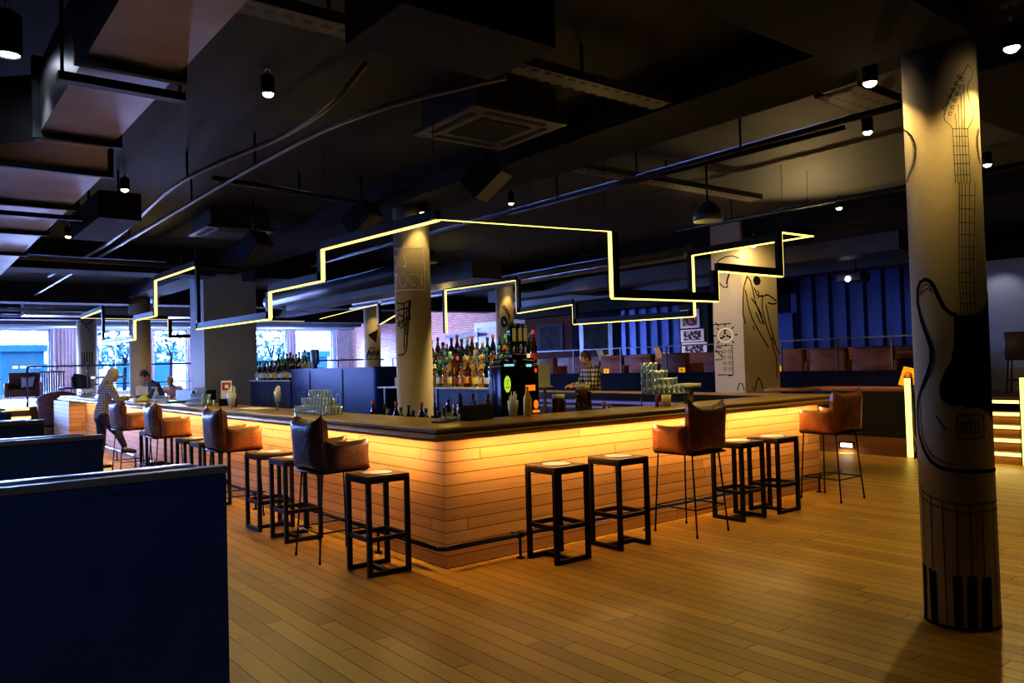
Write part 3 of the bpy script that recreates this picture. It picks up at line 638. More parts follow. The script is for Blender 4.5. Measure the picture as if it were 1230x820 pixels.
for st in ([T(476.5,2.43), T(484,2.40), T(494,2.44)], [T(494,2.44), T(490,2.1), T(487.5,1.83), T(484,1.78), T(478,1.77)], [T(492,2.42), T(491,2.30), T(493,2.20)], [T(478,2.15), T(484,2.20), T(488,2.12), T(490,2.24), T(493,2.28)],
           [T(477,2.22), T(480,2.28), T(484,2.24), T(487,2.30)], [T(478,2.18), T(482,2.10), T(487,2.16)], [T(486,2.40), T(485.5,2.0), T(485,1.84)], [T(489,2.36), T(487.5,2.02)], [T(477,2.32), T(484,2.34), T(492,2.35)],
           [T(478,2.12), T(480,2.2), T(483,2.14), T(485,2.22), T(488,2.2)]): ribbon_cyl(mb, st, cM, .016)
mb.build('drinking_glass_drawing', M['ink_mid'], colM)
c6 = (8.1, 9.706, .215); b0 = math.atan2(-5.43-9.706, -3.51-8.1)
mb = MB(); fill_cyl(mb, [(b0-.12+.34*math.cos(t*PI/10), 2.62+.13*math.sin(t*PI/10)) for t in range(20)], c6)
for st in ([(b0-.3, 2.99), (b0+.1, 2.88), (b0+.4, 2.78), (b0+.55, 2.66)], [(b0-.1, 3.02), (b0+.3, 2.9), (b0+.6, 2.72)], [(b0+.75, 2.6), (b0+.8, 2.56)], [(b0-.7, 3.0), (b0-.75, 2.8), (b0-.7, 2.7)]): ribbon_cyl(mb, st, c6, .02)
mb.build('disc_drawing', M['ink'], col607)
mb = MB()
for st in ([(b0-.2, 2.62), (b0-.08, 2.58), (b0-.14, 2.68)], [(b0-.05, 2.56), (b0+.02, 2.62)]): ribbon_cyl(mb, st, c6, .014, .006)
mb.build('disc_highlight', M['ink_white'], col607)
c4 = (8.1, 16.394, .245); d0 = math.atan2(-5.43-16.394, -3.51-8.1)
mb = MB(); fill_cyl(mb, [(d0-.55, 2.62), (d0+.8, 2.78), (d0+.45, 2.36)], c4)
for i in range(9): ribbon_cyl(mb, [(d0-.8+.2*i, 1.92+.03*(i % 3)), (d0-.7+.2*i, 2.10+.04*((i*2) % 3)), (d0-.6+.2*i, 1.96+.05*(i % 2))], c4, .022)
ribbon_cyl(mb, [(d0-1.0, 1.88), (d0+1.0, 1.88)], c4, .03); ribbon_cyl(mb, [(d0-.9, 1.95), (d0-.4, 2.2), (d0+.2, 2.24), (d0+.8, 2.02)], c4, .025)
mb.build('triangle_drawing', M['ink_mid'], col447)
c1 = (1.66, 24.3, .30); e0 = math.atan2(-5.43-24.3, -3.51-1.66)
mb = MB(); ribbon_cyl(mb, [(e0+.55*math.cos(t*PI/8), 3.5+.17*math.sin(t*PI/8)) for t in range(17)], c1, .03)
for st in ([(e0-.3, 3.45), (e0-.15, 3.55), (e0, 3.45), (e0+.15, 3.55), (e0+.3, 3.45)], [(e0-.2, 3.3), (e0+.1, 3.2), (e0+.3, 3.1)]): ribbon_cyl(mb, st, c1, .025)
for i in range(5): ribbon_cyl(mb, [(e0-.5+.25*i, 2.4), (e0-.5+.25*i, 1.9+.08*(i % 3))], c1, .03)
mb.build('face_drawing', M['ink_mid'], col104)

# pillar drawings: -X face (u runs from the far edge y=3.27 to the near edge y=2.66) and -Y face (u along +x)
def ribbon_pl(mb, st, fn, w):
    P = [Vector(p) for p in st]; k = len(mb.v)
    for i, p in enumerate(P):
        d = P[min(i+1, len(P)-1)]-P[max(i-1, 0)]; d = d.normalized() if d.length > 1e-9 else Vector((1, 0)); n = Vector((-d.y, d.x))*w/2
        mb.v += [fn(*(p+n)), fn(*(p-n))]
    for i in range(len(P)-1):
        a = k+2*i; mb.f.append((a, a+1, a+3, a+2)); mb.m.append(0); mb.s.append(False)
def LX(u, z): return (7.69-.003, 3.27-u, z)
def LY(u, z): return (7.69+u, 2.66-.003, z)
def px_l(a, b): return ((a-20)/143*.61, 1.635+(600-b)/4.32*13.75/957)   # sheet of strokes, scaled to the face
def px_r(a, b): return ((a-175)/160*.998, 1.635+(592-b)/4.32*13.9/957)
mb = MB()
SL = [[(45,120),(60,100),(90,88),(125,88),(155,105)], [(97,245),(75,240),(55,215),(48,180)], [(128,150),(108,180),(95,215),(97,245)], [(118,150),(100,190),(90,225)], [(20,430),(105,430)], [(35,540),(108,540),(108,690),(35,690)],
      [(125,770),(135,735),(150,735),(158,770)], [(85,695),(106,693)], [(30,548),(58,550)], [(22,570),(58,570),(58,612),(24,612)], [(28,560),(60,600)], [(30,420),(48,440)]]
for s in SL: ribbon_pl(mb, [px_l(*p) for p in s], LX, .018)
for i in range(8):
    t = i*PI/4; ribbon_pl(mb, [px_l(78+44*math.cos(t), 488+44*math.sin(t)), px_l(78+58*math.cos(t), 488+58*math.sin(t))], LX, .022)
for i in range(3):
    t = -PI/2+i*2*PI/3; c_ = [px_l(78+8*math.cos(t+.9), 488+8*math.sin(t+.9)), px_l(78+30*math.cos(t-.22), 488+30*math.sin(t-.22)), px_l(78+30*math.cos(t+.22), 488+30*math.sin(t+.22)), px_l(78+8*math.cos(t-.9), 488+8*math.sin(t-.9))]
    mb.quad(*[LX(*q) for q in c_])
for i in range(2):
    for j in range(4): ribbon_pl(mb, [px_l(70+24*i+7*math.cos(t), 570+30*j+7*math.sin(t)) for t in [k*PI/4 for k in range(9)]], LX, .009)
mb.build('fan_drawing', M['ink'], pil)
mb = MB(); ribbon_pl(mb, [px_l(78+35*math.cos(t*PI/10), 488+35*math.sin(t*PI/10)) for t in range(21)], LX, .02); mb.build('fan_ring', M['ink_white'], pil)
mb = MB()
SR = [[(200,190),(185,240),(178,310),(175,380),(185,430)], [(200,190),(215,215),(225,270),(235,330),(255,390),(270,430)], [(228,245),(240,280),(255,290),(265,280)], [(265,285),(262,340),(270,400),(285,460),(300,510),(310,560),(320,600),(322,660),(318,705)],
      [(262,290),(290,278),(315,295),(332,310)], [(280,330),(295,420),(310,500),(325,560),(336,580)], [(190,260),(200,340),(215,400),(240,460),(270,520),(285,550)], [(205,745),(215,765),(225,720),(235,700),(245,720),(255,770)],
      [(215,300),(240,340),(258,380),(262,430),(250,420),(232,370)], [(300,500),(318,520),(308,530)], [(245,300),(250,270),(240,260)], [(218,440),(225,460)], [(290,320),(310,325),(330,322)]]
for s in SR: ribbon_pl(mb, [px_r(*p) for p in s], LY, .028)
k = [px_r(243+17*math.cos(t*PI/8), 210+24*math.sin(t*PI/8)) for t in range(16)]; mb.poly([LY(*q) for q in k]); mb.build('winged_figure_drawing', M['ink'], pil)

# ------------------------------------------------------------------ the bar
bf = thing('bar_counter', 'long wooden bar front of stacked orange-lit horizontal boards', 'bar', (2.7, 0, 0))
def wl(mb, name, m, par=None):    # build with world coordinates under a thing that sits elsewhere
    o = mb.build(name, m)
    if par is not None: o.parent = par; o.matrix_parent_inverse = Matrix.Translation(par.location).inverted()
    return o
wl(MB().box(0, 5.45, 0, .10, 0, 1.044), 'right_panel', M['clad_x'], bf)
wl(MB().box(0, .10, .10, 15.05, 0, 1.044), 'left_panel', M['clad_y'], bf)
wl(MB().box(5.35, 5.45, .10, 14.5, 0, 1.044), 'far_panel', M['clad_y'], bf)
wl(MB().box(-.33, 0, 15.05, 17.2, 0, 1.044).box(0, .1, 15.05, 17.2, 0, 1.044), 'end_panel', M['clad_x'], bf)
bt = thing('countertop', 'dark wooden bar counter top with a stepped rounded edge', 'counter', (2.7, 0, 1.05))
O = .20
def edge_profile(s):     # (out, z) counter edge: rounded slab over a second moulding
    return [(-.10, 1.145), (O-.02, 1.145), (O, 1.135), (O, 1.112), (O-.012, 1.102), (O+.01, 1.098), (O+.045, 1.088), (O+.05, 1.072), (O+.035, 1.058), (O+.03, 1.046), (-.10, 1.046)]
def sweep(mb, a, b, out, ma, mc):
    """profile along a->b; ends mitred by ma / mc (shift along the run per unit of overhang)"""
    a = Vector(a); b = Vector(b); d = (b-a).normalized(); o = Vector(out); pr = edge_profile(0)
    for i in range(len(pr)):
        (u0, z0), (u1, z1) = pr[i], pr[(i+1) % len(pr)]
        p = [a+o*u0-d*u0*ma, a+o*u1-d*u1*ma, b+o*u1+d*u1*mc, b+o*u0+d*u0*mc]
        zz = [z0, z1, z1, z0]; mb.quad(*[(q.x, q.y, z) for q, z in zip(p, zz)])
    for e, s, mm in ((a, -1, ma), (b, 1, mc)):
        pts = [(e+o*u+d*s*u*mm) for u, z in pr]; mb.poly([(q.x, q.y, z) for q, (u, z) in zip(pts, pr)])
mb = MB(); mb.box(.10, 5.35, .10, .44, 1.05, 1.1445); sweep(mb, (0, 0), (5.45, 0), (0, -1), 1, 1); wl(mb, 'right_run', M['top_x'], bt)
mb = MB(); mb.box(.10, .46, .44, 17.25, 1.05, 1.1445); sweep(mb, (0, 0), (0, 17.25), (-1, 0), 1, 0); wl(mb, 'left_run', M['top_y'], bt)
mb = MB(); mb.box(5.0, 5.35, .44, 14.5, 1.05, 1.1445); sweep(mb, (5.45, 0), (5.45, 14.5), (1, 0), 1, 0); wl(mb, 'far_run', M['top_y'], bt)
mb = MB().box(.15, 5.35, -.20, -.18, 1.0425, 1.0455); wl(mb, 'led_strip', M['led_bar'], bt)
mb = MB().box(-.080, -.060, .15, 14.9, 1.039, 1.0455); wl(mb, 'led_strip', M['led_bar'], bt)
def area(name, loc, size, power, col, rot=(0,0,0), spread=PI):
    l = bpy.data.lights.new(name, 'AREA'); l.shape = 'RECTANGLE'; l.size, l.size_y = size; l.energy = power; l.color = col; l.spread = spread
    o = bpy.data.objects.new(name, l); C.objects.link(o); o.location = loc; o.rotation_euler = rot; return o
def spot(name, loc, power, col, ang=1.4, blend=.6, to=None, r=.03):
    l = bpy.data.lights.new(name, 'SPOT'); l.energy = power; l.color = col; l.spot_size = ang; l.spot_blend = blend; l.shadow_soft_size = r
    o = bpy.data.objects.new(name, l); C.objects.link(o); o.location = loc
    if to is not None: o.rotation_euler = (Vector(to)-Vector(loc)).to_track_quat('-Z', 'Y').to_euler()
    return o
def point(name, loc, power, col, r=.04):
    l = bpy.data.lights.new(name, 'POINT'); l.energy = power; l.color = col; l.shadow_soft_size = r
    o = bpy.data.objects.new(name, l); C.objects.link(o); o.location = loc; return o
WARM = (1., .60, .20)
area('counter_led_right', (2.75, -.19, 1.040), (5.2, .02), 45, (1., .56, .23), (.25, 0, 0))
area('counter_led_left', (-.19, 7.5, 1.040), (.02, 14.6), 118, (1., .56, .23), (0, -.25, 0))

# foot rail with posts
fr = thing('foot_rail', 'black steel foot rail on short posts along the bottom of the bar', 'rail', (-.13, -.13, 0))
rz = .195
mb = MB(); mb.path([(5.68, -.13, rz), (-.075, -.13, rz), (-.109, -.109, rz), (-.13, -.075, rz), (-.13, 14.9, rz)], .020, n=12)
for p in ((-.075, -.13, rz), (-.109, -.109, rz), (-.13, -.075, rz), (5.68, -.13, rz)): mb.ball(p, .020)
wl(mb, 'pipe', M['rail_black'], fr)
for x in (.65, 2.2, 3.7, 5.2):
    wl(MB().tube((x, -.13, .012), (x, -.13, rz), .012).tube((x, -.13, 0), (x, -.13, .012), .035).tube((x-.03, -.13, rz), (x+.03, -.13, rz), .028), 'post', M['black'], fr)
    wl(MB().tube((x, -.13, rz), (x, -.0105, rz), .010), 'bracket', M['black'], fr)
for y in (.9, 2.4, 3.9, 5.4, 6.9, 8.4, 9.75, 11.2, 12.7, 14.2):
    wl(MB().tube((-.13, y, .012), (-.13, y, rz), .012).tube((-.13, y, 0), (-.13, y, .012), .035).tube((-.13, y-.03, rz), (-.13, y+.03, rz), .028), 'post', M['black'], fr)
    wl(MB().tube((-.13, y, rz), (-.0105, y, rz), .010), 'bracket', M['black'], fr)

# inner worktops
o = MB().box(.105, 5.0, .46, 1.12, .84, .90).box(.12, 4.98, .47, 1.08, 0, .84).build('worktop', M['black']); tag(o, 'dark steel worktop inside the right run of the bar', 'worktop')
o = MB().box(.47, .98, 1.13, 10.6, .84, .90).box(.48, .95, 1.14, 10.55, 0, .84).build('worktop', M['black']); tag(o, 'dark steel worktop inside the left run of the bar', 'worktop')
wt = thing('worktop', 'dark worktop with a violet-lit front edge inside the far run of the bar', 'worktop', (4.85, 4, 0))
wl(MB().box(4.55, 4.995, 1.3, 11, .90, .95).box(4.6, 4.99, 1.35, 10.9, 0, .90), 'top', M['steel'], wt)
wl(MB().box(4.97, 4.998, 1.3, 11, .99, 1.03), 'lit_edge', M['violet_lit'], wt)

# ------------------------------------------------------------------ stools
def make_stool(label, loc, rz):
    t = thing('bar_stool', label, 'stool', loc, rz, None)
    h = .19; w = .036; Z = .785
    for sx in (-1, 1):
        for sy in (-1, 1):
            MB().box(sx*(h-w), sx*h, sy*(h-w), sy*h, 0, Z-.03).build('leg', M['black'], t, bevel=.002)
    mb = MB()
    for s in (-1, 1): mb.box(-h+w, h-w, s*(h-w), s*h, Z-.062, Z-.022).box(s*(h-w), s*h, -h+w, h-w, Z-.062, Z-.022)
    mb.build('seat_frame', M['black'], t, bevel=.002)
    mb = MB()
    for s in (-1, 1): mb.box(-h+w, h-w, s*(h-w), s*(h-.006), .27, .305).box(s*(h-w), s*(h-.006), -h+w, h-w, .27, .305)
    mb.build('footrest', M['black'], t, bevel=.002)
    mb = MB()
    for s in (-1, 1): mb.box(-h+w, h-w, s*(h-w), s*h, 0, .036)
    mb.box(-.018, .018, -h+w, h-w, 0, .034); mb.build('base_frame', M['black'], t, bevel=.002)
    s = MB().rbox(-h, h, -h, h, Z-.03, Z-.004, .004).build('seat', M['seat_wood'], t)
    MB().lathe([(.0, Z-.004), (.118, Z-.004), (.122, Z+.001), (.112, Z+.003), (.0, Z+.0015)], n=28).build('seat_disc', M['seat_pad'], s)
    return t
st0 = make_stool('black stool standing alone at the right face just past the bar corner', (.88, -.36, 0), 0)
G = 'backless bar stools round the bar'; st0['group'] = G
for lab, loc, rz in (('black stool beside the nearest right-hand tan armchair, nearer the bar corner', (1.59, -.375, 0), PI/2),
                     ('first of the paired black stools beyond the right-hand tan armchair', (3.30, -.385, 0), PI/2),
                     ('second of the paired black stools, next to the armchair at the right bar end', (3.89, -.40, 0), 0),
                     ('black stool nearest the bar corner on the left face', (-.41, .37, 0), 0),
                     ('first of two black stools just beyond the nearest dark armchair, left bar face', (-.41, 2.03, 0), 0),
                     ('second of two black stools just beyond the nearest dark armchair, left bar face', (-.40, 2.74, 0), PI/2),
                     ('black stool just beyond the second armchair on the left face', (-.41, 4.66, 0), 0),
                     ('black stool between the second and third left armchairs, nearer the third', (-.40, 5.32, 0), 0),
                     ('black stool just beyond the third armchair on the left face', (-.41, 7.2, 0), PI/2)):
    dup(st0, loc, rz, lab, G)

# ------------------------------------------------------------------ armchairs on rods
def make_chair(label, loc, rz, L, D_):
    """faces +y; back cushion at -y"""
    t = thing('bar_armchair', label, 'chair', loc, rz, 'leather bar armchairs round the bar')
    w = .54
    def A(x, y, z, rx=0, rzz=0): return Matrix.Translation((x, y, z)) @ Matrix.Rotation(rzz, 4, 'Z') @ Matrix.Rotation(rx, 4, 'X')
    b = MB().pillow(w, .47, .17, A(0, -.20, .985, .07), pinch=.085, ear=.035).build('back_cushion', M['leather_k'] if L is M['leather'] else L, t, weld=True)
    MB().path([(-w/2+.025, -.20, .77), (-w/2-.002, -.22, 1.0), (-w/2+.01, -.235, 1.20)], .004, n=6).path([(w/2-.025, -.20, .77), (w/2+.002, -.22, 1.0), (w/2-.01, -.235, 1.20)], .004, n=6).build('piping', L, b)
    for s in (-1, 1):
        MB().pillow(.43, .265, .13, A(s*(w/2-.05), .045, .882, 0, PI/2+s*.05), pinch=.085, ear=.008).build('arm_cushion', L, t, weld=True)
    MB().rbox(-w/2+.08, w/2-.08, -.16, .24, .755, .90, .045, seg=4).build('seat_cushion', L, t)
    MB().rbox(-w/2+.03, w/2-.03, -.25, .23, .742, .765, .01).build('seat_base', M['black'], t)
    for sx in (-1, 1):
        for sy in (-1, 1):
            lg = MB().tube((sx*.20, sy*.20+.01, .745), (sx*.235, sy*.245, .012), .008).build('leg', M['black'], t)
            MB().tube((sx*.235, sy*.245, 0), (sx*.235, sy*.245, .03), .011).build('foot', M['black'], lg)
    q = [(-.226, .23, .25), (.226, .23, .25), (.226, -.23, .25), (-.226, -.23, .25)]
    MB().path(q+[q[0]], .0065, n=8).build('footrest', M['black'], t)
    return t
ch0 = make_chair('tan leather bar armchair between the stools on the right face', (2.47, -.45, 0), 0.03, M['leather'], 0)
dup(ch0, (4.93, -.455, 0), -.02, 'tan leather bar armchair at the far right end of the bar')
chd = make_chair('dark brown leather bar armchair nearest the corner on the left face', (-.455, 1.11, 0), -PI/2+.02, M['leather_d'], 0)
# creases catch the light on the back of the dark chair
for y, z in (((3.68), 0), (6.33, 0), (8.45, 0)): pass
dup(ch0, (-.455, 3.66, 0), -PI/2, 'second leather armchair from the corner on the left face of the bar')
dup(ch0, (-.455, 6.33, 0), -PI/2-.03, 'third leather armchair from the corner on the left face of the bar')
dup(ch0, (-.455, 8.50, 0), -PI/2+.05, 'fourth and farthest leather armchair on the left face beside the standing woman')

# ------------------------------------------------------------------ navy booths at the left
def make_booth(label, loc):
    t = thing('booth', label, 'booth', loc, 0, 'navy booths along the left')
    MB().box(-3.2, 0, 0, .06, 0, 1.165).build('back_panel', M['navy_panel'], t, bevel=.003)
    MB().box(-3.2, .004, -.012, .075, 1.166, 1.20).build('cap', M['cap_wood'], t, bevel=.004)
    MB().box(-3.2, -.02, -.006, 0, 1.125, 1.132).build('trim_line', M['navy'], t)
    MB().rbox(-3.2, -.08, .08, .24, .42, 1.205, .03).build('back_cushion', M['navy'], t)
    MB().rbox(-3.2, -.10, .08, .72, .14, .46, .04).build('seat', M['navy'], t)
    MB().box(-3.2, -.10, .10, .66, 0, .14).build('plinth', M['black_matte'], t)
    return t
bo = make_booth('large navy booth back nearest the camera', (-2.29, -1.69, 0))
dup(bo, (-2.29, 1.02, 0), 0, 'second navy booth back behind the nearest one')
dup(bo, (-2.29, 3.85, 0), 0, 'third navy booth back, small, behind two others')
dup(bo, (-2.29, 6.65, 0), 0, 'farthest navy booth back, only its corner showing by the lit steps')

# ------------------------------------------------------------------ zigzag light over the bar
zg = thing('zigzag_light', 'black zigzag ceiling light with a glowing yellow edge hung above the bar', 'light', (0, 0, 3.8))
def seg_profile(body, led, a, b, right, bw=.05, bh=.085):
    """a->b centre line of the lit edge; right = side that glows; body lies on the other side"""
    a = Vector(a); b = Vector(b); d = (b-a).normalized(); r = Vector(right); n = d.cross(r).normalized()
    def bx(mb, u0, u1, h0, h1, ex0, ex1):
        p = []
        for u in (u0, u1):
            for hh in (h0, h1):
                p.append((a-d*ex0+n*u+r*hh, b+d*ex1+n*u+r*hh))
        q = [p[0][0], p[2][0], p[3][0], p[1][0], p[0][1], p[2][1], p[3][1], p[1][1]]
        k = len(mb.v); mb.v += [tuple(x) for x in q]
        for f in ((3,2,1,0),(4,5,6,7),(0,1,5,4),(1,2,6,5),(2,3,7,6),(3,0,4,7)): mb.f.append(tuple(k+i for i in f)); mb.m.append(0); mb.s.append(False)
    bx(body, -bw/2, bw/2, -bh, 0, 0, 0); bx(led, -bw/2+.004, bw/2-.004, 0, .012, -.004, -.004)
body = MB(); led = MB(); lights = []
def run(pts, axis, first, power=1):
    P = [Vector(p) for p in pts]
    ax = Vector(axis)
    for a, b in zip(P, P[1:]):
        if abs((b-a).z) < .05: r = Vector((0, 0, -1))
        elif b.z < a.z: r = -ax
        else: r = ax
        seg_profile(body, led, a, b, r)
        lights.append((a, b, r))
    return P
def yz(l): return [(0, y, z) for y, z in l]
run(yz([(0, 2.815), (2.2, 2.86), (2.2, 2.54), (3.66, 2.55), (3.66, 2.235), (6.48, 2.26), (6.48, 3.17), (8.75, 3.19), (8.75, 2.60), (10.23, 2.61), (10.23, 2.26), (13.0, 2.28), (13.0, 3.0), (15.3, 2.97)]), (0, 1, 0), 0)
run([(x, 0, z) for x, z in [(0, 2.815), (1.96, 2.875), (1.96, 2.235), (3.565, 2.245), (3.565, 2.575), (4.79, 2.57), (4.79, 3.095), (5.48, 3.10)]], (1, 0, 0), 0)
run([(5.45, y, z) for y, z in [(0, 3.10), (1.85, 3.09), (1.85, 2.225), (4.37, 2.255), (4.37, 2.585), (5.87, 2.54), (5.87, 3.14), (8.23, 3.17), (8.23, 2.29), (10.0, 2.40), (10.0, 2.85), (11.1, 2.6), (11.1, 3.1), (14.3, 2.95)]], (0, 1, 0), 0)
led_main = led; led = MB()
run([(x, 15.3, z) for x, z in [(0, 2.97), (1.9, 2.96), (1.9, 2.5), (3.7, 2.5), (3.7, 2.95), (5.45, 2.95)]], (1, 0, 0), 0)
wl(body, 'profile', M['black'], zg); wl(led_main, 'led_strip', M['led'], zg); wl(led, 'led_strip', M['led_far'], zg)
cab = MB()
for x, y, z in ((0, .05, 2.9), (0, 2.1, 2.95), (0, 3.6, 2.64), (0, 6.5, 3.26), (0, 8.6, 3.28), (0, 13.1, 3.1), (1.0, 0, 2.93), (1.9, 0, 2.96), (4.85, 0, 3.18), (5.4, 0, 3.19), (5.45, 1.8, 3.18), (5.45, 4.4, 2.68), (5.45, 6.0, 3.23), (5.45, 8.1, 3.26), (5.45, 13.9, 3.05), (2.0, 15.3, 3.05), (3.8, 15.3, 3.05)):
    c = MB().tube((x, y, z), (x, y, H), .003, n=6); wl(c, 'suspension_wire', M['black'], zg)

# ------------------------------------------------------------------ ceiling: beams, ducts, pipes, trays, lamps
bm_ = MB().box(1.30, 2.02, -8, 27.7, 3.6, H); struct('ceiling_beam', bm_, M['beam'])
struct('ceiling_beam', MB().box(7.75, 8.45, -8, 27.7, 3.6, H), M['beam'])
for y in (-3.2, 10.0, 16.9, 23.6): struct('ceiling_beam', MB().box(-6, 1.3, y-.35, y+.35, 3.42, H).box(2.02, 7.75, y-.35, y+.35, 3.42, H).box(8.45, 13, y-.35, y+.35, 3.42, H), M['beam'])
struct('ceiling_beam', MB().box(-6, 13.0, 26.6, 27.7, 3.45, H), M['beam'])
# foil duct at the left
t = thing('air_duct', 'big foil-covered rectangular air duct with flanges under the ceiling at upper left', 'duct', (-2.6, -1, 3.05))
wl(MB().box(-2.82, -2.425, -6, .05, 3.05, 3.45), 'duct_run', M['duct'], t)
wl(MB().box(-3.35, -2.36, .38, 7.0, 2.99, 3.40), 'duct_run', M['duct'], t)
p = MB(); A_ = [(-2.82, 3.05), (-2.425, 3.05), (-2.425, 3.45), (-2.82, 3.45)]; B_ = [(-3.35, 2.99), (-2.36, 2.99), (-2.36, 3.40), (-3.35, 3.40)]
for i in range(4):
    j = (i+1) % 4; p.quad((A_[i][0], .05, A_[i][1]), (A_[j][0], .05, A_[j][1]), (B_[j][0], .38, B_[j][1]), (B_[i][0], .38, B_[i][1]))
wl(p, 'reducer', M['duct'], t)
for y in (-1.5, -.15): wl(MB().box(-2.86, -2.385, y-.02, y+.02, 3.015, 3.49), 'flange', M['duct_d'], t)
for y in (.42, 1.72, 3.15, 4.7): wl(MB().box(-3.39, -2.32, y-.02, y+.02, 2.955, 3.44), 'flange', M['duct_d'], t)
wl(MB().box(-2.90, -2.34, -1.34, -1.28, 2.99, 3.03).tube((-2.36, -1.31, 3.0), (-2.36, -1.31, H), .008).tube((-2.88, -1.31, 3.0), (-2.88, -1.31, H), .008), 'hanger_bar', M['black'], t)
wl(MB().box(-3.42, -2.24, 1.95, 2.0, 2.92, 2.955).tube((-2.27, 1.97, 2.94), (-2.27, 1.97, H), .008).tube((-3.39, 1.97, 2.94), (-3.39, 1.97, H), .008), 'hanger_bar', M['black'], t)
o = MB().box(-3.3, -2.5, 7.3, 9.4, 3.0, 3.5).box(-3.0, -2.7, 7.0, 7.3, 3.1, 3.3).tube((-2.9, 8.3, 3.5), (-2.9, 8.3, H), .02).build('fan_box', M['duct_d']); tag(o, 'grey ventilation box at the far end of the foil duct', 'ventilation box')
def strut(mb, x, y, z): mb.tube((x, y, z), (x, y, H), .012, n=6)
def smooth(pts):
    if len(pts) < 3: return pts
    P = [Vector(q) for q in pts]; out = []
    for i in range(len(P)-1):
        a, b, c, d = P[max(i-1, 0)], P[i], P[i+1], P[min(i+2, len(P)-1)]
        for k in range(6):
            t = k/6; out.append(.5*((2*b)+(c-a)*t+(2*a-5*b+4*c-d)*t*t+(3*b-a-3*c+d)*t**3))
    return out+[P[-1]]
def pipe(name, label, pts, r, m, cat='pipe', hang=()):
    t = thing(name, label, cat, pts[0]); mb = MB(); p0 = pts; pts = smooth(pts); mb.sweep(pts, r)
    wl(mb, 'pipe_run', M[m], t)
    for h in hang: c = MB(); strut(c, *h); wl(c, 'hanger', M['black'], t)
    return t
pipe('ceiling_pipe', 'long grey pipe running under the ceiling left of the middle column', [(-.79, 16.5, 3.58), (-.78, 8.3, 3.58), (-.76, 1.9, 3.58), (-.62, 0, 3.58), (-.2, -1.2, 3.58)], .021, 'pipe_l', hang=((-.78, 7, 3.58), (-.77, 4, 3.58), (-.76, 2, 3.58)))
pipe('ceiling_pipe', 'curved grey pipe under the ceiling nearest the foil duct', [(-1.05, 12.5, 3.6), (-.93, 8.5, 3.6), (-.98, 6.2, 3.6), (-1.13, 3.6, 3.6), (-1.08, 2.3, 3.6), (-.9, 1.0, 3.6), (-.88, .1, 3.62), (-.75, -.25, 3.86)], .022, 'pipe_l', hang=((-.95, 8, 3.6), (-1.1, 3, 3.6)))
pipe('ceiling_pipe', 'thin dark pipe crossing the ceiling near the rear air conditioner', [(-.84, 3.0, 3.66), (1.3, 3.45, 3.66)], .03, 'pipe_d', hang=((.2, 3.22, 3.66),))
pipe('ceiling_pipe', 'dark pipe crossing the ceiling in front of the grey pillar', [(-5.5, 8.7, 3.5), (1.5, 9.1, 3.5)], .05, 'pipe_d', hang=((-2, 8.9, 3.5), (.5, 9.04, 3.5)))
pipe('ceiling_pipe', 'pale pipe hung crosswise near the left windows', [(-4, 19.5, 3.45), (1.3, 19.6, 3.45)], .05, 'pipe_l', hang=((-1, 19.56, 3.45),))
pipe('ceiling_pipe', 'second pale pipe hung crosswise near the left windows, nearer the glass', [(-4, 21.2, 3.4), (7.5, 21.4, 3.4)], .05, 'pipe_l', hang=((-1, 21.25, 3.4), (4, 21.35, 3.4)))
pipe('ceiling_pipe', 'pale pipe running away from view near the left windows', [(-2.2, 13.5, 3.5), (-2.0, 20.5, 3.5)], .045, 'pipe_l', hang=((-2.1, 16, 3.5),))
pipe('track_rail', 'black track rail across the warm-lit ceiling at right', [(2.6, 2.4, 3.5), (2.7, -2.0, 3.5)], .022, 'black', 'track', hang=((2.62, 1.5, 3.5), (2.68, -1, 3.5)))
pipe('track_rail', 'black track rail over the far right of the bar', [(5.55, 2.2, 3.5), (5.5, -2.6, 3.5)], .025, 'black', 'track', hang=((5.5, 1.2, 3.5), (5.5, -1.2, 3.5)))
pipe('ceiling_pipe', 'round dark duct under the ceiling behind the middle column', [(3.4, 12.5, 3.2), (3.4, 5.6, 3.25)], .16, 'duct_d', hang=((3.4, 11, 3.25), (3.4, 7, 3.25)))
pipe('ceiling_pipe', 'dark pipe bundle running back above the far side of the bar', [(6.3, 14, 3.35), (6.3, 2.6, 3.35)], .07, 'duct_d', hang=((6.3, 12, 3.35), (6.3, 5, 3.35)))
pipe('ceiling_pipe', 'blue-grey pipe running back above the far side of the bar', [(6.7, 15.0, 3.3), (6.7, 3.0, 3.3)], .05, 'pipe_l', hang=((6.7, 12, 3.3), (6.7, 5, 3.3)))
pipe('ceiling_pipe', 'thin black pipe above the bar in front of the middle column', [(2.9, 9, 3.62), (2.9, -2.8, 3.62)], .03, 'pipe_d', hang=((2.9, 6, 3.62), (2.9, .5, 3.62)))
def hung_box(name, label, cat, x0, x1, y0, y1, z0, z1, m, hang=True):
    t = thing(name, label, cat, ((x0+x1)/2, (y0+y1)/2, z0)); wl(MB().box(x0, x1, y0, y1, z0, z1), 'casing', M[m], t)
    if hang and z1 < H-.01:
        for x in (x0+.05, x1-.05):
            c = MB(); strut(c, x, (y0+y1)/2, z1); wl(c, 'hanger', M['black'], t)
    return t
hung_box('air_duct', 'rectangular blue-grey duct above the rear of the bar', 'duct', 4.0, 4.6, 5.2, 13, 3.05, 3.35, 'duct_d')
hung_box('air_duct', 'rectangular dark duct along the right wall over the raised seats', 'duct', 11.9, 12.45, 1.5, 14.5, 3.35, 3.75, 'duct_d')
hung_box('air_duct', 'second rectangular dark duct over the raised seats, nearer the bar', 'duct', 9.3, 9.9, .8, 12, 3.3, 3.6, 'duct_d')
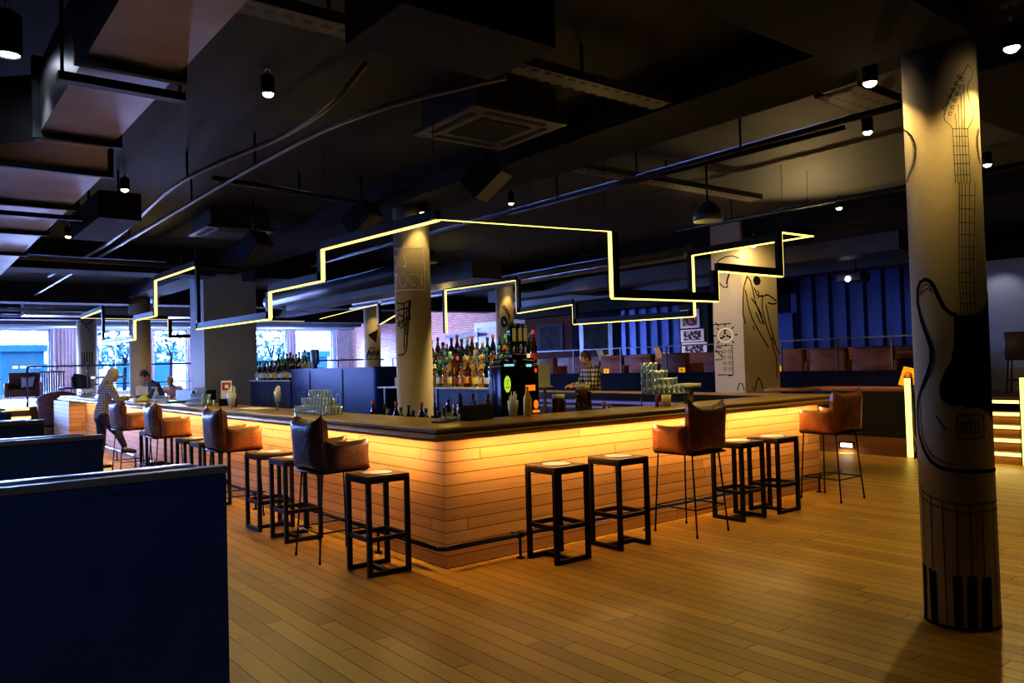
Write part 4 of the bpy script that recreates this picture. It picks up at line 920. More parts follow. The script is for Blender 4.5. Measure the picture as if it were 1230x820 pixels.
hung_box('air_duct', 'pale duct near the window wall at left', 'duct', -.6, 5.6, 20.2, 20.9, 3.35, 3.75, 'pipe_l')
hung_box('projector_box', 'large black box hung at the top of the view', 'box', -1.65, -.72, -2.3, -1.72, 3.3, 3.8, 'black_matte')
def tray(label, x0, x1, y0, y1, z, hang):
    t = thing('cable_tray', label, 'cable tray', ((x0+x1)/2, (y0+y1)/2, z)); wl(MB().box(x0, x1, y0, y1, z, z+.008).box(x0, x1, y0, y0+.008, z, z+.06).box(x0, x1, y1-.008, y1, z, z+.06), 'tray_body', M['tray'], t)
    for h in hang: c = MB(); strut(c, *h, z+.008); wl(c, 'hanger', M['black'], t)
tray('perforated grey cable tray left of the black hung box', -2.1, -.9, -1.32, -1.12, 3.6, ((-1.5, -1.22),))
tray('perforated grey cable tray right of the black hung box', -.5, 1.25, -1.42, -1.22, 3.6, ((.4, -1.32),))
tray('short perforated cable tray near the right column', 2.1, 2.75, -2.45, -2.1, 3.6, ((2.4, -2.3),))
tray('perforated cable tray crossing above the right side of the bar', 2.1, 5.2, .5, .72, 3.62, ((3.5, .6),))
def cassette(label, x, y):
    t = thing('air_conditioner', label, 'air conditioner', (x, y, 3.6), 0, 'ceiling cassettes')
    s = .47
    MB().box(-s, s, -s, s, 0, .04).box(-s+.06, s-.06, -s+.06, s-.06, .04, .30).build('casing', M['ac'], t, bevel=.006)
    MB().box(-.25, .25, -.25, .25, -.006, 0).build('grille', M['black_matte'], t)
    for a in range(4):
        q = Matrix.Rotation(a*PI/2, 4, 'Z'); MB().box(-.30, .30, .34, .40, -.004, 0, M=q).build('vent_slot', M['black_matte'], t)
    return t
cassette('dark square ceiling air conditioner above the front of the bar', .48, -.08)
cassette('dark square ceiling air conditioner over the left run of the bar', .35, 6.0)
def speaker(label, x, y, z, rz, tilt=.5, s=1.):
    t = thing('loudspeaker', label, 'speaker', (x, y, z), rz); Q = Matrix.Rotation(tilt, 4, 'X')
    MB().box(-.14*s, .14*s, -.12*s, .12*s, -.19*s, .19*s, M=Q).build('cabinet', M['black_matte'], t, bevel=.01)
    MB().box(-.125*s, .125*s, -.128*s, -.12*s, -.175*s, .175*s, M=Q).build('grille', M['ac'], t)
    MB().tube((0, 0, .1), (0, 0, H-z), .014, n=8).build('bracket', M['black'], t)
speaker('small black loudspeaker hung in front of the middle column', .95, .62, 3.4, .5, .9)
speaker('small black loudspeaker left of the middle column', .90, 3.05, 3.4, .5, .9)
speaker('small black loudspeaker by the grey pillar', .26, 4.85, 3.25, .4, .9)
hs = hung_box('loudspeaker', 'wide black loudspeaker hung beside the foil duct', 'speaker', -1.85, -1.45, 3.4, 5.0, 3.22, 3.5, 'black_matte')
for lab, x, y, z in (('black bell-shaped dome speaker over the right of the bar', 3.9, .35, 3.30), ('black bell-shaped dome speaker just right of the middle column', 2.75, 4.6, 3.25)):
    t = thing('dome_speaker', lab, 'speaker', (x, y, z))
    MB().lathe([(.17, -.10), (.165, -.02), (.13, .06), (.07, .11), (.03, .13)], n=24).build('bell', M['ac'], t)
    MB().tube((0, 0, .13), (0, 0, H-z), .012, n=8).build('stem', M['black'], t)
# lamps
def can_lamp(label, x, y, z, cool=False, group='ceiling spotlights', r=.042):
    t = thing('ceiling_spotlight', label, 'lamp', (x, y, z), 0, group)
    h = MB().lathe([(r+.004, .0), (r+.008, .015), (r+.008, .13), (.02, .15)], n=20, caps=False).build('can', M['black'], t)
    MB().ball((0, 0, .004), r*.95, r*.95, r*.7, n=14).build('bulb', M['bulb_cool' if cool else 'bulb'], t)
    MB().tube((0, 0, .15), (0, 0, H-z), .010, n=8).build('stem', M['black'], t)
lamps = [('glowing spotlight above the bar corner, left of the middle', -1.248, .383, 3.72), ('larger glowing spotlight left of the right-hand column top', 1.414, -2.894, 3.35), ('lower glowing spotlight left of the right-hand column', 3.786, -1.63, 3.72),
         ('glowing spotlight at the upper right corner', 1.546, -3.66, 3.35), ('glowing spotlight beside the foil duct', -1.408, 4.315, 3.72), ('glowing spotlight at the top of the square pillar', 7.42, 2.22, 3.41),
         ('small glowing spotlight just right of the right-hand column', 6.267, -1.709, 3.72), ('small dim spotlight far right above the raised seats', 7.214, .616, 3.72), ('small spotlight under the foil duct end', -1.401, 8.016, 3.72),
         ('small spotlight at the top of the middle column', 1.60, 2.80, 3.49), ('small spotlight shining down the pale left window column', 1.60, 16.35, 3.78), ('small spotlight shining down the right window column', 8.0, 15.7, 3.58), ('small spotlight shining down the column with the disc drawing', 8.0, 9.30, 3.5), ('small spotlight shining down the column with the face drawing', 1.6, 23.3, 3.74)]
lamps += [('added unseen spotlight above the near floor, in front of the bar corner', .5, -3.3, 3.72), ('added unseen spotlight above the near floor, before the guitar column', 3.6, -4.6, 3.72)]  # two off-frame lamps added to light the near floor
for l in lamps: can_lamp(*l)
t = thing('ceiling_spotlight', 'black can spotlight with cool white light at the upper left edge', 'lamp', (-3.0, -.4, 3.38), 0, 'ceiling spotlights')
MB().lathe([(.062, 0), (.07, .02), (.07, .22), (.03, .25)], n=24, caps=False).build('can', M['black'], t); MB().lathe([(0, .02), (.05, .018), (.06, .008)], n=16, caps=False).build('bulb', M['bulb_cool'], t); MB().tube((0, 0, .25), (0, 0, H-3.38), .014).build('stem', M['black'], t)

# ------------------------------------------------------------------ back bar island
bb = thing('back_bar_shelf', 'back bar unit with a pale stepped bottle display behind the middle column', 'shelf', (2.55, 3.6, 0))
wl(MB().box(2.2, 2.95, 2.15, 5.08, 0, .88), 'cabinet', M['black'], bb)
wl(MB().box(2.16, 2.99, 2.1, 5.10, 1.325, 1.345), 'shelf_board', M['white_shelf'], bb)
wl(MB().box(2.42, 2.99, 2.15, 5.05, 1.345, 1.47).box(2.68, 2.99, 2.15, 5.05, 1.47, 1.62), 'step', M['white_shelf'], bb)
for x in (2.24, 2.92):
    for y in (2.18, 3.6, 5.02): wl(MB().box(x-.015, x+.015, y-.015, y+.015, .88, 1.325), 'post', M['steel'], bb)
wl(MB().box(2.80, 2.82, 2.2, 5.0, .9, 1.30), 'back_panel', M['white_shelf'], bb)
def wsolid(name, mb, m, label, cat, group=None): return tag(mb.build(name, M[m] if isinstance(m, str) else m), label, cat, group)
nc = thing('navy_cabinet', 'glossy navy blue cabinet behind the left run of the bar', 'cabinet', (2.55, 6.8, 0))
rr = .10; pts = [(2.95, 8.4), (2.2, 8.4)]+[(2.2+rr-rr*math.cos(t*PI/12), 5.2+rr-rr*math.sin(t*PI/12)) for t in range(7)]+[(2.95, 5.2)]
wl(MB().prism(pts, 0, 1.615), 'body', M['navy_cab'], nc); wl(MB().prism([(x+(.02 if x > 2.5 else -.015), y) for x, y in pts], 1.615, 1.64), 'top', M['navy_cab'], nc)
for y in (7.62, 6.35): wl(MB().box(2.19, 2.2, y-.008, y+.008, .12, 1.6), 'seam', M['rail_steel'], nc)
mb = MB()
def stroke_x(mb, pts, x, w=.02):
    for a, b in zip(pts, pts[1:]):
        d = Vector((b[0]-a[0], b[1]-a[1])); d = d.normalized() if d.length else Vector((1, 0)); n = Vector((-d.y, d.x))*w/2
        mb.quad((x, a[0]+n.x, a[1]+n.y), (x, b[0]+n.x, b[1]+n.y), (x, b[0]-n.x, b[1]-n.y), (x, a[0]-n.x, a[1]-n.y))
for st in ([(8.1, 1.08), (8.1, 1.25), (7.95, 1.08), (7.95, 1.25)], [(7.78, 1.23), (7.84, 1.25), (7.9, 1.2), (7.9, 1.12), (7.84, 1.08), (7.78, 1.1), (7.78, 1.16), (7.83, 1.16)]): stroke_x(mb, st, 2.188)
for c in (6.75, 6.5): stroke_x(mb, [(c+.09*math.cos(t*PI/5+.6), 1.12+.10*math.sin(t*PI/5+.6)) for t in range(10)], 2.188, .016)
wl(mb, 'chalk_lettering', M['chalk'], nc)
lb = thing('back_bar_shelf', 'dark back bar cabinet crowded with bottles beside the grey pillar', 'shelf', (2.55, 9.2, 0))
wl(MB().box(2.2, 2.95, 8.46, 10.5, 0, 1.42), 'cabinet', M['navy_panel'], lb); wl(MB().box(2.18, 2.97, 8.44, 10.52, 1.42, 1.44), 'top', M['white_shelf'], lb); wl(MB().box(2.55, 2.95, 8.46, 10.5, 1.44, 1.60), 'step', M['black'], lb)
mb = MB()
for i, y in enumerate((9.9, 9.6, 9.3, 9.0)): stroke_x(mb, [(y, 1.0), (y-.06, 1.18), (y-.12, 1.02), (y-.16, 1.2)], 2.19, .014)
wl(mb, 'chalk_lettering', M['chalk'], lb)
wsolid('monitor', MB().rbox(2.5, 2.54, 7.95, 8.25, 1.72, 1.98, .008).box(2.5, 2.56, 8.08, 8.12, 1.64, 1.75).box(2.42, 2.64, 8.0, 8.2, 1.6402, 1.652), 'navy', 'small dark till screen on top of the navy cabinet', 'screen')

BP = {'bordeaux': ([(.0,0),(.036,0),(.038,.01),(.038,.18),(.030,.21),(.0145,.24),(.0135,.30),(.016,.302),(.016,.315)], .315),
      'spirit': ([(.0,0),(.040,0),(.042,.01),(.042,.17),(.034,.195),(.017,.215),(.015,.26),(.017,.262),(.017,.275)], .275),
      'square': ([(.0,0),(.046,0),(.048,.01),(.046,.15),(.036,.185),(.016,.20),(.015,.235),(.018,.236),(.018,.25)], .25),
      'tall': ([(.0,0),(.033,0),(.035,.01),(.035,.21),(.020,.26),(.014,.28),(.013,.335),(.016,.337),(.016,.35)], .35),
      'beer': ([(.0,0),(.029,0),(.031,.008),(.031,.13),(.022,.17),(.0125,.20),(.012,.235),(.014,.237),(.014,.242)], .242)}
proto = {}
def bottle_proto(kind, gl, lab, cap):
    k = (kind, gl, lab, cap)
    t = thing('bottle', 'x', 'bottle', (0, 0, 0)); pr, h = BP[kind]
    MB().lathe(pr, n=16).build('glass_body', M[gl], t)
    r = pr[2][0]; MB().lathe([(r+.0008, .04), (r+.0012, .045), (r+.0012, .105), (r+.0008, .11)], n=16, caps=False).build('paper_label', M[lab], t)
    rr = pr[-1][0]; MB().lathe([(rr+.002, h-.035), (rr+.0025, h-.03), (rr+.0025, h+.006), (rr-.002, h+.010)], n=12).build('cap', M[cap], t)
    return t
KINDS_ = [('bordeaux','g_green','lab_gold','cap_green','green wine-shaped bottle with gold label'), ('spirit','g_amber','lab_orange','cap_black','amber spirit bottle with orange label'), ('square','g_amber','lab_gold','cap_gold','squat amber bottle with gold label'),
          ('spirit','g_clear','lab_white','cap_gold','clear spirit bottle with white label and gold cap'), ('bordeaux','g_dgreen','lab_white','cap_black','dark green bottle with white label'), ('tall','g_pale','lab_gold','cap_green','tall pale yellow bottle with gold label'),
          ('square','g_brown','lab_orange','cap_black','squat brown bottle with orange label'), ('tall','g_brown','lab_red','cap_red','tall brown bottle with red label'), ('spirit','g_clear','lab_gold','cap_black','clear spirit bottle with gold label and black cap')]
used_k = {}
def bottle(i, loc, where, grp, sc=1.):
    loc = (loc[0], loc[1], loc[2]+.0015); kd = KINDS_[i % len(KINDS_)]; lab = kd[4]+' '+where
    if i not in used_k:
        t = bottle_proto(*kd[:4]); used_k[i] = t; t.location = loc; t['label'] = lab; t['group'] = grp; t.scale = (sc,)*3; return t
    return dup(used_k[i], loc, random.random()*6, lab, grp, (sc,)*3)
seq = [0, 6, 4, 2, 5, 6, 1, 7, 5, 1, 0, 2, 3, 1, 2, 4, 6, 3]
for r_, (x, z, ys) in enumerate(((2.30, 1.345, [2.26+.135*i for i in range(19)]), (2.55, 1.47, [2.24+.125*i for i in range(21)]), (2.82, 1.62, [2.22+.125*i for i in range(21)]))):
    for i, y in enumerate(ys):
        k = seq[(i+r_*5) % len(seq)] if r_ < 2 else (7, 4, 3, 8, 7, 0, 4)[i % 7]
        bottle(k, (x+random.uniform(-.015, .015), y+random.uniform(-.015, .015), z), ('in the front display row', 'on the middle display step', 'on the top display step')[r_], ('bottles on the front row of the display', 'bottles on the middle step of the display', 'bottles on the top step of the display')[r_], random.uniform(1.08, 1.25))
for i in range(18): bottle((7, 4, 7, 8, 6)[i % 5], (2.32+.09*(i % 2), 2.26+.15*i, .88), 'on the shaded level under the display', 'bottles under the display', 1.05)
for r_, (x, z) in enumerate(((2.27, 1.44), (2.43, 1.44), (2.72, 1.60))):
    for i in range(13): bottle((4, 8, 0, 3, 4, 8, 2)[(i+r_*3) % 7], (x+random.uniform(-.008, .008), 8.55+.145*i, z), 'beside the grey pillar', 'bottles on the dark cabinet', random.uniform(1.05, 1.25))
for i in range(11): bottle((4, 6, 7, 8)[i % 4], (.78+.13*(i % 2), 1.35+.13*i, .90), 'inside the left bar run', 'bottles inside the left run', 1.0)
for i in range(6): bottle((6, 4, 7)[i % 3], (.52+.125*i, .98, .90), 'inside the bar corner', 'bottles inside the bar corner', 1.0)
for i in range(4): bottle((8, 6, 3, 2)[i], ((2.11, 2.23, 2.49, 2.60)[i], .70+.03*(i % 2), .90), 'right of the tap machine', 'bottles beside the tap machine', 1.05)

# chilled shot machine with upturned bottles
mc = thing('shot_machine', 'black chilled shot dispenser with a green lit badge, orange strips and upturned bottles', 'dispenser', (1.42, .86, .9005)); mc.scale = (.72, .72, 1.06)
for dx, dy, h in ((-.15, .07, .72), (.15, -.02, .72)):
    MB().rbox(dx-.145, dx+.145, dy-.15, dy+.16, 0, h-.04, .02).rbox(dx-.11, dx+.11, dy-.12, dy+.12, h-.05, h+.02, .03).build('cabinet', M['black_gloss'], mc)
def fx(pts_fn, nm, m): o = pts_fn.build(nm, M[m], mc); return o
MB().lathe([(0, 0), (.056, 0), (.058, .004), (0, .006)], n=24, M=Matrix.Translation((-.20, -.083, .50)) @ Matrix.Rotation(PI/2, 4, 'X') @ Matrix.Diagonal((1, 1.35, 1, 1))).build('green_badge', M['green_sticker'], mc)
fx(MB().box(-.245, -.08, -.088, -.081, .665, .685), 'lit_sign', 'cyan_lit'); fx(MB().box(.07, .16, -.178, -.171, .655, .68), 'lit_sign', 'cyan_lit')
fx(MB().box(.045, .215, -.180, -.171, .43, .485), 'orange_strip', 'orange_lit'); fx(MB().lathe([(0, 0), (.022, 0), (.022, .004), (0, .006)], n=16, M=Matrix.Translation((.235, -.172, .62)) @ Matrix.Rotation(PI/2, 4, 'X')), 'red_lamp', 'red_lit')
fx(MB().lathe([(0, 0), (.042, 0), (.042, .004), (0, .005)], n=20, M=Matrix.Translation((.225, -.172, .30)) @ Matrix.Rotation(PI/2, 4, 'X')).box(.165, .285, -.178, -.171, .222, .248), 'orange_emblem', 'orange_lit')
mb = MB()
for x, z in ((-.215, .53), (-.185, .53), (-.20, .505)): mb.ball((x, -.091, z), .006)
mb.path([(-.225, -.091, .475), (-.21, -.091, .465), (-.19, -.091, .465), (-.175, -.091, .475)], .004, n=6).path([(-.20, -.091, .515), (-.203, -.091, .49)], .003, n=6).build('badge_face', M['ink'], mc)
for dx in (-.13, .13): MB().tube((dx, -.10, .34), (dx, -.22, .33), .014).tube((dx, -.22, .34), (dx, -.22, .27), .010).build('tap', M['black'], mc)
MB().rbox(-.10, .16, -.09, .12, .725, .79, .02).build('bottle_collar', M['black_gloss'], mc)
Qf = Matrix.Rotation(PI, 4, 'X')
for i, (x, y) in enumerate(((-.07, -.05), (.03, -.06), (.13, -.05), (-.02, .06), (.09, .07))):
    b = MB().lathe([(.013, -.02), (.015, .05), (.044, .09), (.045, .26), (.04, .275), (0, .277)], n=14, c=(x, y, .79)).build('upturned_bottle', M['g_dgreen'], mc); MB().box(x-.03, x+.03, y-.047, y-.044, .90, 1.02).build('paper_label', M['lab_cream'], b)

# drinking glasses
def tumbler(label, grp, loc, h=.085, r=.036):
    t = MB().lathe([(0, 0), (r*.8, 0), (r*.86, .006), (r, h), (r*.93, h), (r*.8, .014), (0, .012)], n=14, caps=False).build('drinking_glass', M['glass']); t.location = loc; return tag(t, label, 'glass', grp)
g0 = None
def glasses(label, grp, spots, sc=1.):
    global g0
    for s in spots:
        if g0 is None: g0 = tumbler(label, grp, s)
        else:
            o = g0.copy(); C.objects.link(o); o.location = s; o['label'] = label; o['group'] = grp; o.scale = (sc,)*3
p = []
for l in range(3):
    for i in range(9-l*2):
        for j in range(3-l): p.append((-.02+.08*j+.04*l, 6.27+.08*i+.08*l, 1.145+.086*l))
glasses('clear glass tumbler in the low stack on the left counter beyond the straw cups', 'tumblers on the far left counter', p)
p = []
for l in range(3):
    for i in range(10-l*2):
        for j in range(3-l): p.append((.06+.08*j+.04*l, 2.34+.08*i+.06*l, 1.145+.086*l))
glasses('clear glass tumbler in the stack on the left counter before the navy cabinet', 'tumblers on the near left counter', p)
rk = thing('glass_rack', 'low black rack carrying stacked glasses on the right counter', 'rack', (2.98, .30, 1.145))
MB().box(-.24, .24, -.13, .13, .10, .115).build('board', M['black'], rk)
for sx in (-.22, .22):
    for sy in (-.11, .11): MB().tube((sx, sy, 0), (sx, sy, .10), .008).build('leg', M['steel'], rk)
p = []
for i in range(6):
    for j in range(3):
        for l in range((4, 4, 3, 3, 2, 2)[i]-(1 if j == 0 else 0)): p.append((2.775+.078*i, .22+.078*j, 1.26+.086*l))
glasses('clear glass tumbler in the tall stepped stack on the right counter rack', 'tumblers on the right counter rack', p)
glasses('clear glass tumbler in the row beside the woman at the far end of the bar', 'tumblers beside the woman', [(.12+.08*(i % 2), 8.75+.085*i, 1.145) for i in range(10)], 1.15)
glasses('frosted glass tumbler in the cluster at the extreme far end of the counter', 'tumblers at the far counter end', [(-.12+.105*(i % 3), 14.6+.11*(i//3), 1.1455) for i in range(12)], 1.4)
# counter-top odds and ends
def straw_cup(label, x, y, z=1.145, s=1.):
    t = thing('straw_cup', label, 'cup', (x, y, z)); MB().lathe([(0, 0), (.035*s, 0), (.052*s, .15*s), (.048*s, .15*s), (.03*s, .01), (0, .01)], n=18, caps=False).build('cup', M['plastic_c'], t)
    mb = MB()
    for i in range(14): a = i*2.4; q = .032*s*math.sqrt(i/14); mb.tube((q*.6*math.cos(a), q*.6*math.sin(a), .02), (q*1.35*math.cos(a), q*1.35*math.sin(a), (.19+.02*(i % 3))*s), .004, n=6)
    mb.build('straws', M['paper'], t); return t
straw_cup('white straw cup on a thin stand nearer the glass stack on the left counter', .22, 4.05, 1.145+.10, .85)
wsolid('stand', MB().tube((.22, 4.05, 1.147), (.22, 4.05, 1.237), .012).lathe([(0, 1.146), (.05, 1.146), (.05, 1.152), (0, 1.154)], c=(.22, 4.05, 0), n=16).lathe([(0, 1.236), (.035, 1.236), (.035, 1.2445), (0, 1.2448)], c=(.22, 4.05, 0), n=16), 'steel', 'thin steel stand under the nearer straw cup', 'stand')
straw_cup('white straw cup beside the small red and white sign on the left counter', .22, 5.72, 1.145, 1.25)
straw_cup('white straw cup behind the black mesh box at the bar corner', .98, .34, 1.145, 1.0)
s_ = thing('counter_sign', 'small upright red and white sign in a black holder on the left counter', 'sign', (.25, 6.02, 1.145), -.5)
MB().box(-.10, .10, -.05, .05, 0, .10).build('holder', M['black'], s_); MB().box(-.075, .075, -.008, .008, .10, .36).build('card', M['paper'], s_); MB().box(-.055, .055, -.010, -.008, .22, .33).build('red_print', M['lab_red'], s_); MB().box(-.02, .03, -.0115, -.010, .25, .30).build('white_print', M['paper'], s_)
wsolid('spice_jar', MB().lathe([(0, 0), (.04, 0), (.04, .09), (.03, .10), (0, .10)], c=(.30, 5.86, 1.145), n=16), 'g_brown', 'small brown jar between the sign and the straw cup', 'jar')
nb = thing('napkin_box', 'black mesh napkin box at the bar corner', 'box', (.57, .335, 1.145), .25)
MB().box(-.16, .16, -.055, .055, 0, .004).box(-.16, .16, -.055, -.05, 0, .125).box(-.16, .16, .05, .055, 0, .125).box(-.16, -.155, -.05, .05, 0, .125).box(.155, .16, -.05, .05, 0, .125).build('box_walls', M['black_matte'], nb); MB().box(-.15, .15, -.04, .04, .005, .135).build('napkins', M['jeans'], nb)
tw = thing('bar_towel', 'folded white and black checked towel at the bar corner', 'towel', (.27, .385, 1.145), .35); mb = MB(); random.seed(3)
for i in range(9): mb.rbox(-.14+.032*i, -.112+.032*i, -.05, .05, .002, .03+.012*random.random(), .008)
mb.build('cloth', pattern('checked_towel', 'plaid', (.7, .7, .7), (.05, .05, .07), 34.), tw)
wsolid('bottle', MB().lathe([(0, 0), (.036, 0), (.038, .02), (.038, .16), (.014, .22), (.014, .27), (0, .272)], c=(1.12, .30, 1.145), n=16).lathe([(.0385, .04), (.0385, .14)], c=(1.12, .30, 1.145), n=16, caps=False), 'lab_gold', 'gold and brown bottle on the counter left of the shot machine', 'bottle')
for lab, x, y, s, m in (('round clear jar with a white lid right of the shot machine', 1.92, .78, 1., 'glass'), ('taller clear jar with a cream lid farther right of the shot machine', 2.34, .86, 1.2, 'glass')):
    t = thing('storage_jar', lab, 'jar', (x, y, .90)); MB().lathe([(0, 0), (.07*s, 0), (.075*s, .02), (.075*s, .34*s), (.06*s, .36*s), (0, .36*s)], n=20).build('jar_body', M['g_brown'], t); MB().lathe([(0, .36*s), (.062*s, .36*s), (.065*s, .40*s), (0, .405*s)], n=20).build('lid', M['lab_cream' if s > 1 else 'paper'], t)
wsolid('kettle', MB().lathe([(0, 0), (.07, 0), (.08, .06), (.05, .12), (.02, .14), (0, .15)], c=(2.85, .84, .90), n=20).path([(2.92, .84, .95), (2.98, .84, 1.03)], .01), 'steel', 'small steel teapot on the worktop inside the right run', 'teapot')
wsolid('drip_tray', MB().rbox(2.0, 2.55, .48, .62, .9005, 1.10, .01), 'steel', 'bluish steel drip tray on the worktop inside the right run', 'tray')
wsolid('steel_cup', MB().lathe([(0, 0), (.05, 0), (.055, .17), (.05, .17), (.045, .01), (0, .01)], c=(3.36, .27, 1.145), n=18, caps=False), 'steel', 'steel shaker tin right of the glass stack on the right counter', 'tin')
wsolid('paper_stack', MB().rbox(3.26, 3.46, .17, .37, 1.322, 1.36, .008), 'paper', 'white paper tray resting on the steel shaker tin', 'paper')
wsolid('clear_cup', MB().lathe([(0, 0), (.045, 0), (.05, .12), (0, .12)], c=(2.80, .10, 1.145), n=18), 'lab_cream', 'cream beaker standing before the rack on the right counter', 'beaker')
wsolid('red_bottle', MB().lathe([(0, 0), (.02, 0), (.02, .10), (.008, .13), (0, .13)], c=(2.66, .10, 1.145), n=14), 'lab_red', 'tiny red bottle beside the cream beaker on the right counter', 'bottle')
wsolid('menu_pad', MB().box(.05, .30, 4.35, 4.95, 1.1452, 1.152), 'paper', 'pale flat menu lying on the left counter beyond the straw stand', 'menu')
wsolid('menu_sheet', MB().box(-.02, .02, 9.75, 9.95, 1.27, 1.42).box(-.10, .10, 9.78, 9.80, 1.25, 1.41), 'paper', 'white papers held up by the standing woman', 'paper')
wsolid('cloth', MB().rbox(-.15, .06, 9.38, 9.64, 1.146, 1.20, .025).ball((-.04, 9.50, 1.20), .09, .09, .05), 'yellow_cloth', 'crumpled yellow cloth on the counter beside the woman', 'cloth')
wsolid('spray_bottle', MB().lathe([(0, 0), (.04, 0), (.042, .14), (.015, .19), (.015, .22), (0, .22)], c=(.20, 9.62, 1.145), n=16).box(.12, .22, 9.60, 9.64, 1.365, 1.40), 'plastic_w', 'white spray bottle by the yellow cloth', 'bottle')
wsolid('platter', MB().lathe([(0, 0), (.12, 0), (.17, .025), (.16, .028), (0, .01)], c=(.18, 8.30, 1.145), n=26, caps=False), 'cap_green', 'dark green platter on the left counter between two glass groups', 'platter')
wsolid('crate', MB().box(.55, .95, 8.7, 9.7, .902, 1.32), 'black', 'black glass-washing crate on the inner worktop near the woman', 'crate')
wsolid('till', MB().rbox(4.65, 4.95, 5.2, 5.5, .952, 1.05, .01).box(4.7, 4.72, 5.25, 5.45, 1.05, 1.18), 'black', 'small dark till on the violet-lit far worktop', 'till')
wsolid('open_menu', MB().box(5.05, 5.35, 5.2, 5.9, 1.1452, 1.156), 'paper', 'white open menu on the far counter beside the plaid man', 'menu')

# ------------------------------------------------------------------ raised seating at the right
kw = thing('low_wall', 'dark navy low wall along the raised seating with a slim cap', 'low wall', (9.98, 8, 0), 0, None, 'structure')
wl(MB().box(9.90, 10.0, .62, 18.5, .29, 1.30), 'panel', M['navy_wall'], kw); wl(MB().box(9.88, 10.02, .62, 18.5, 1.30, 1.335), 'cap', M['navy_wall'], kw)
rl = thing('railing', 'grey steel railing on top of the navy low wall', 'railing', (9.95, 8, 1.335))
wl(MB().box(9.93, 9.97, .65, 18.5, 1.90, 1.93), 'top_rail', M['rail_steel'], rl)
for y in (.67, 1.31, 2.31, 3.45, 4.9, 6.32, 7.71, 9.35, 11.1, 12.6, 14.1, 15.6, 17.1, 18.45): wl(MB().box(9.935, 9.965, y-.015, y+.015, 1.335, 1.90), 'post', M['rail_steel'], rl)
def lounge(label, loc, rz, w=.72, grp='brown leather lounge chairs on the raised floor', m='leather_b', h=.86):
    t = thing('lounge_chair', label, 'chair', loc, rz, grp)
    MB().rbox(-w/2, w/2, -.34, -.18, .18, h, .05, seg=3).build('backrest', M[m], t); MB().rbox(-w/2+.03, w/2-.03, -.2, .33, .20, .43, .05, seg=3).build('seat', M[m], t)
    for s in (-1, 1):
        MB().rbox(s*w/2-.06, s*w/2+.06, -.30, .32, .18, .62, .04, seg=3).build('armrest', M[m], t)
        for q in (-.26, .26): MB().tube((s*(w/2-.05), q, 0), (s*(w/2-.05), q, .19), .016).build('leg', M['black'], t)
    return t
ys = [(10.85, 'first'), (9.62, 'second'), (8.4, 'third'), (7.42, 'fourth'), (6.42, 'fifth'), (5.2, 'sixth'), (3.56, 'seventh'), (2.70, 'eighth'), (1.84, 'ninth')]
lc0 = None
for y, n in ys:
    lab = '%s brown leather lounge chair from the brick wall, behind the railing' % n
    if lc0 is None: lc0 = lounge(lab, (10.62, y, .90), -PI/2)
    else: dup(lc0, (10.62, y, .90), -PI/2, lab)
bn = thing('wall_bench', 'long brown leather wall bench under the corrugated steel', 'bench', (12.6, 6, .90))
wl(MB().rbox(12.35, 12.90, 1.4, 14.5, 1.02, 1.36, .04), 'seat', M['leather_b'], bn); wl(MB().rbox(12.74, 12.92, 1.4, 14.5, 1.34, 1.78, .04), 'backrest', M['leather_b'], bn); wl(MB().box(12.40, 12.88, 1.45, 14.45, .90, 1.03), 'plinth', M['black'], bn)
tb0 = None
for i, y in enumerate((10.2, 7.9, 5.7, 3.1, 1.5)):
    lab = '%s narrow wooden table from the brick wall between lounge chairs and wall bench' % ('first', 'second', 'third', 'fourth', 'fifth')[i]
    if tb0 is None:
        tb0 = thing('dining_table', lab, 'table', (11.7, y, .90), 0, 'tables on the raised floor')
        MB().rbox(-.38, .38, -.42, .42, .72, .755, .008).build('tabletop', M['table_wood'], tb0); MB().tube((0, 0, .02), (0, 0, .72), .035).build('pedestal', M['black'], tb0); MB().box(-.25, .25, -.25, .25, 0, .02).build('base', M['black'], tb0)
    else: dup(tb0, (11.7, y, .90), 0, lab)
def table_card(label, loc, w=.16, h=.105, rz=0, tall=False):
    t = thing('table_card', label, 'card', loc, rz, 'yellow reservation cards')
    MB().box(-.012, .012, -w/2, w/2, .001, h).build('card', M['yellow_card_glow'], t); MB().lathe([(0, 0), (.03, 0), (0, .002)], n=14, M=Matrix.Translation((-.0125, 0, h*.5)) @ Matrix.Rotation(-PI/2, 4, 'Y')).build('orange_print', M['orange_dot'], t)
    return t
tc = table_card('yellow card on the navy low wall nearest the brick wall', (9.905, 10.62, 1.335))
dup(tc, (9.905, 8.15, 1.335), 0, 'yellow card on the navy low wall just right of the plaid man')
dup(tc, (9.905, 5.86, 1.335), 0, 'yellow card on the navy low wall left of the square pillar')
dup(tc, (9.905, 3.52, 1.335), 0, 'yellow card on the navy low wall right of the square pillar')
for i, (y, lab) in enumerate(((10.1, 'tall white menu leaning beside a yellow card on the first raised table'), (8.05, 'tall white menu leaning beside a yellow card on the second raised table'), (5.75, 'tall white menu leaning beside a yellow card on the third raised table'))):
    t = thing('menu_card', lab, 'menu', (11.7, y, 1.655), 0, 'tall menus on the raised tables'); MB().box(-.10, .10, -.008, .008, .0, .30, M=Matrix.Rotation(-.42, 4, 'X')).build('sheet', M['paper'], t)
    table_card(('yellow card beside the tall menu on the first raised table', 'yellow card beside the tall menu on the second raised table', 'yellow card beside the tall menu on the third raised table')[i], (11.62, y-.28, 1.656), .17, .13)
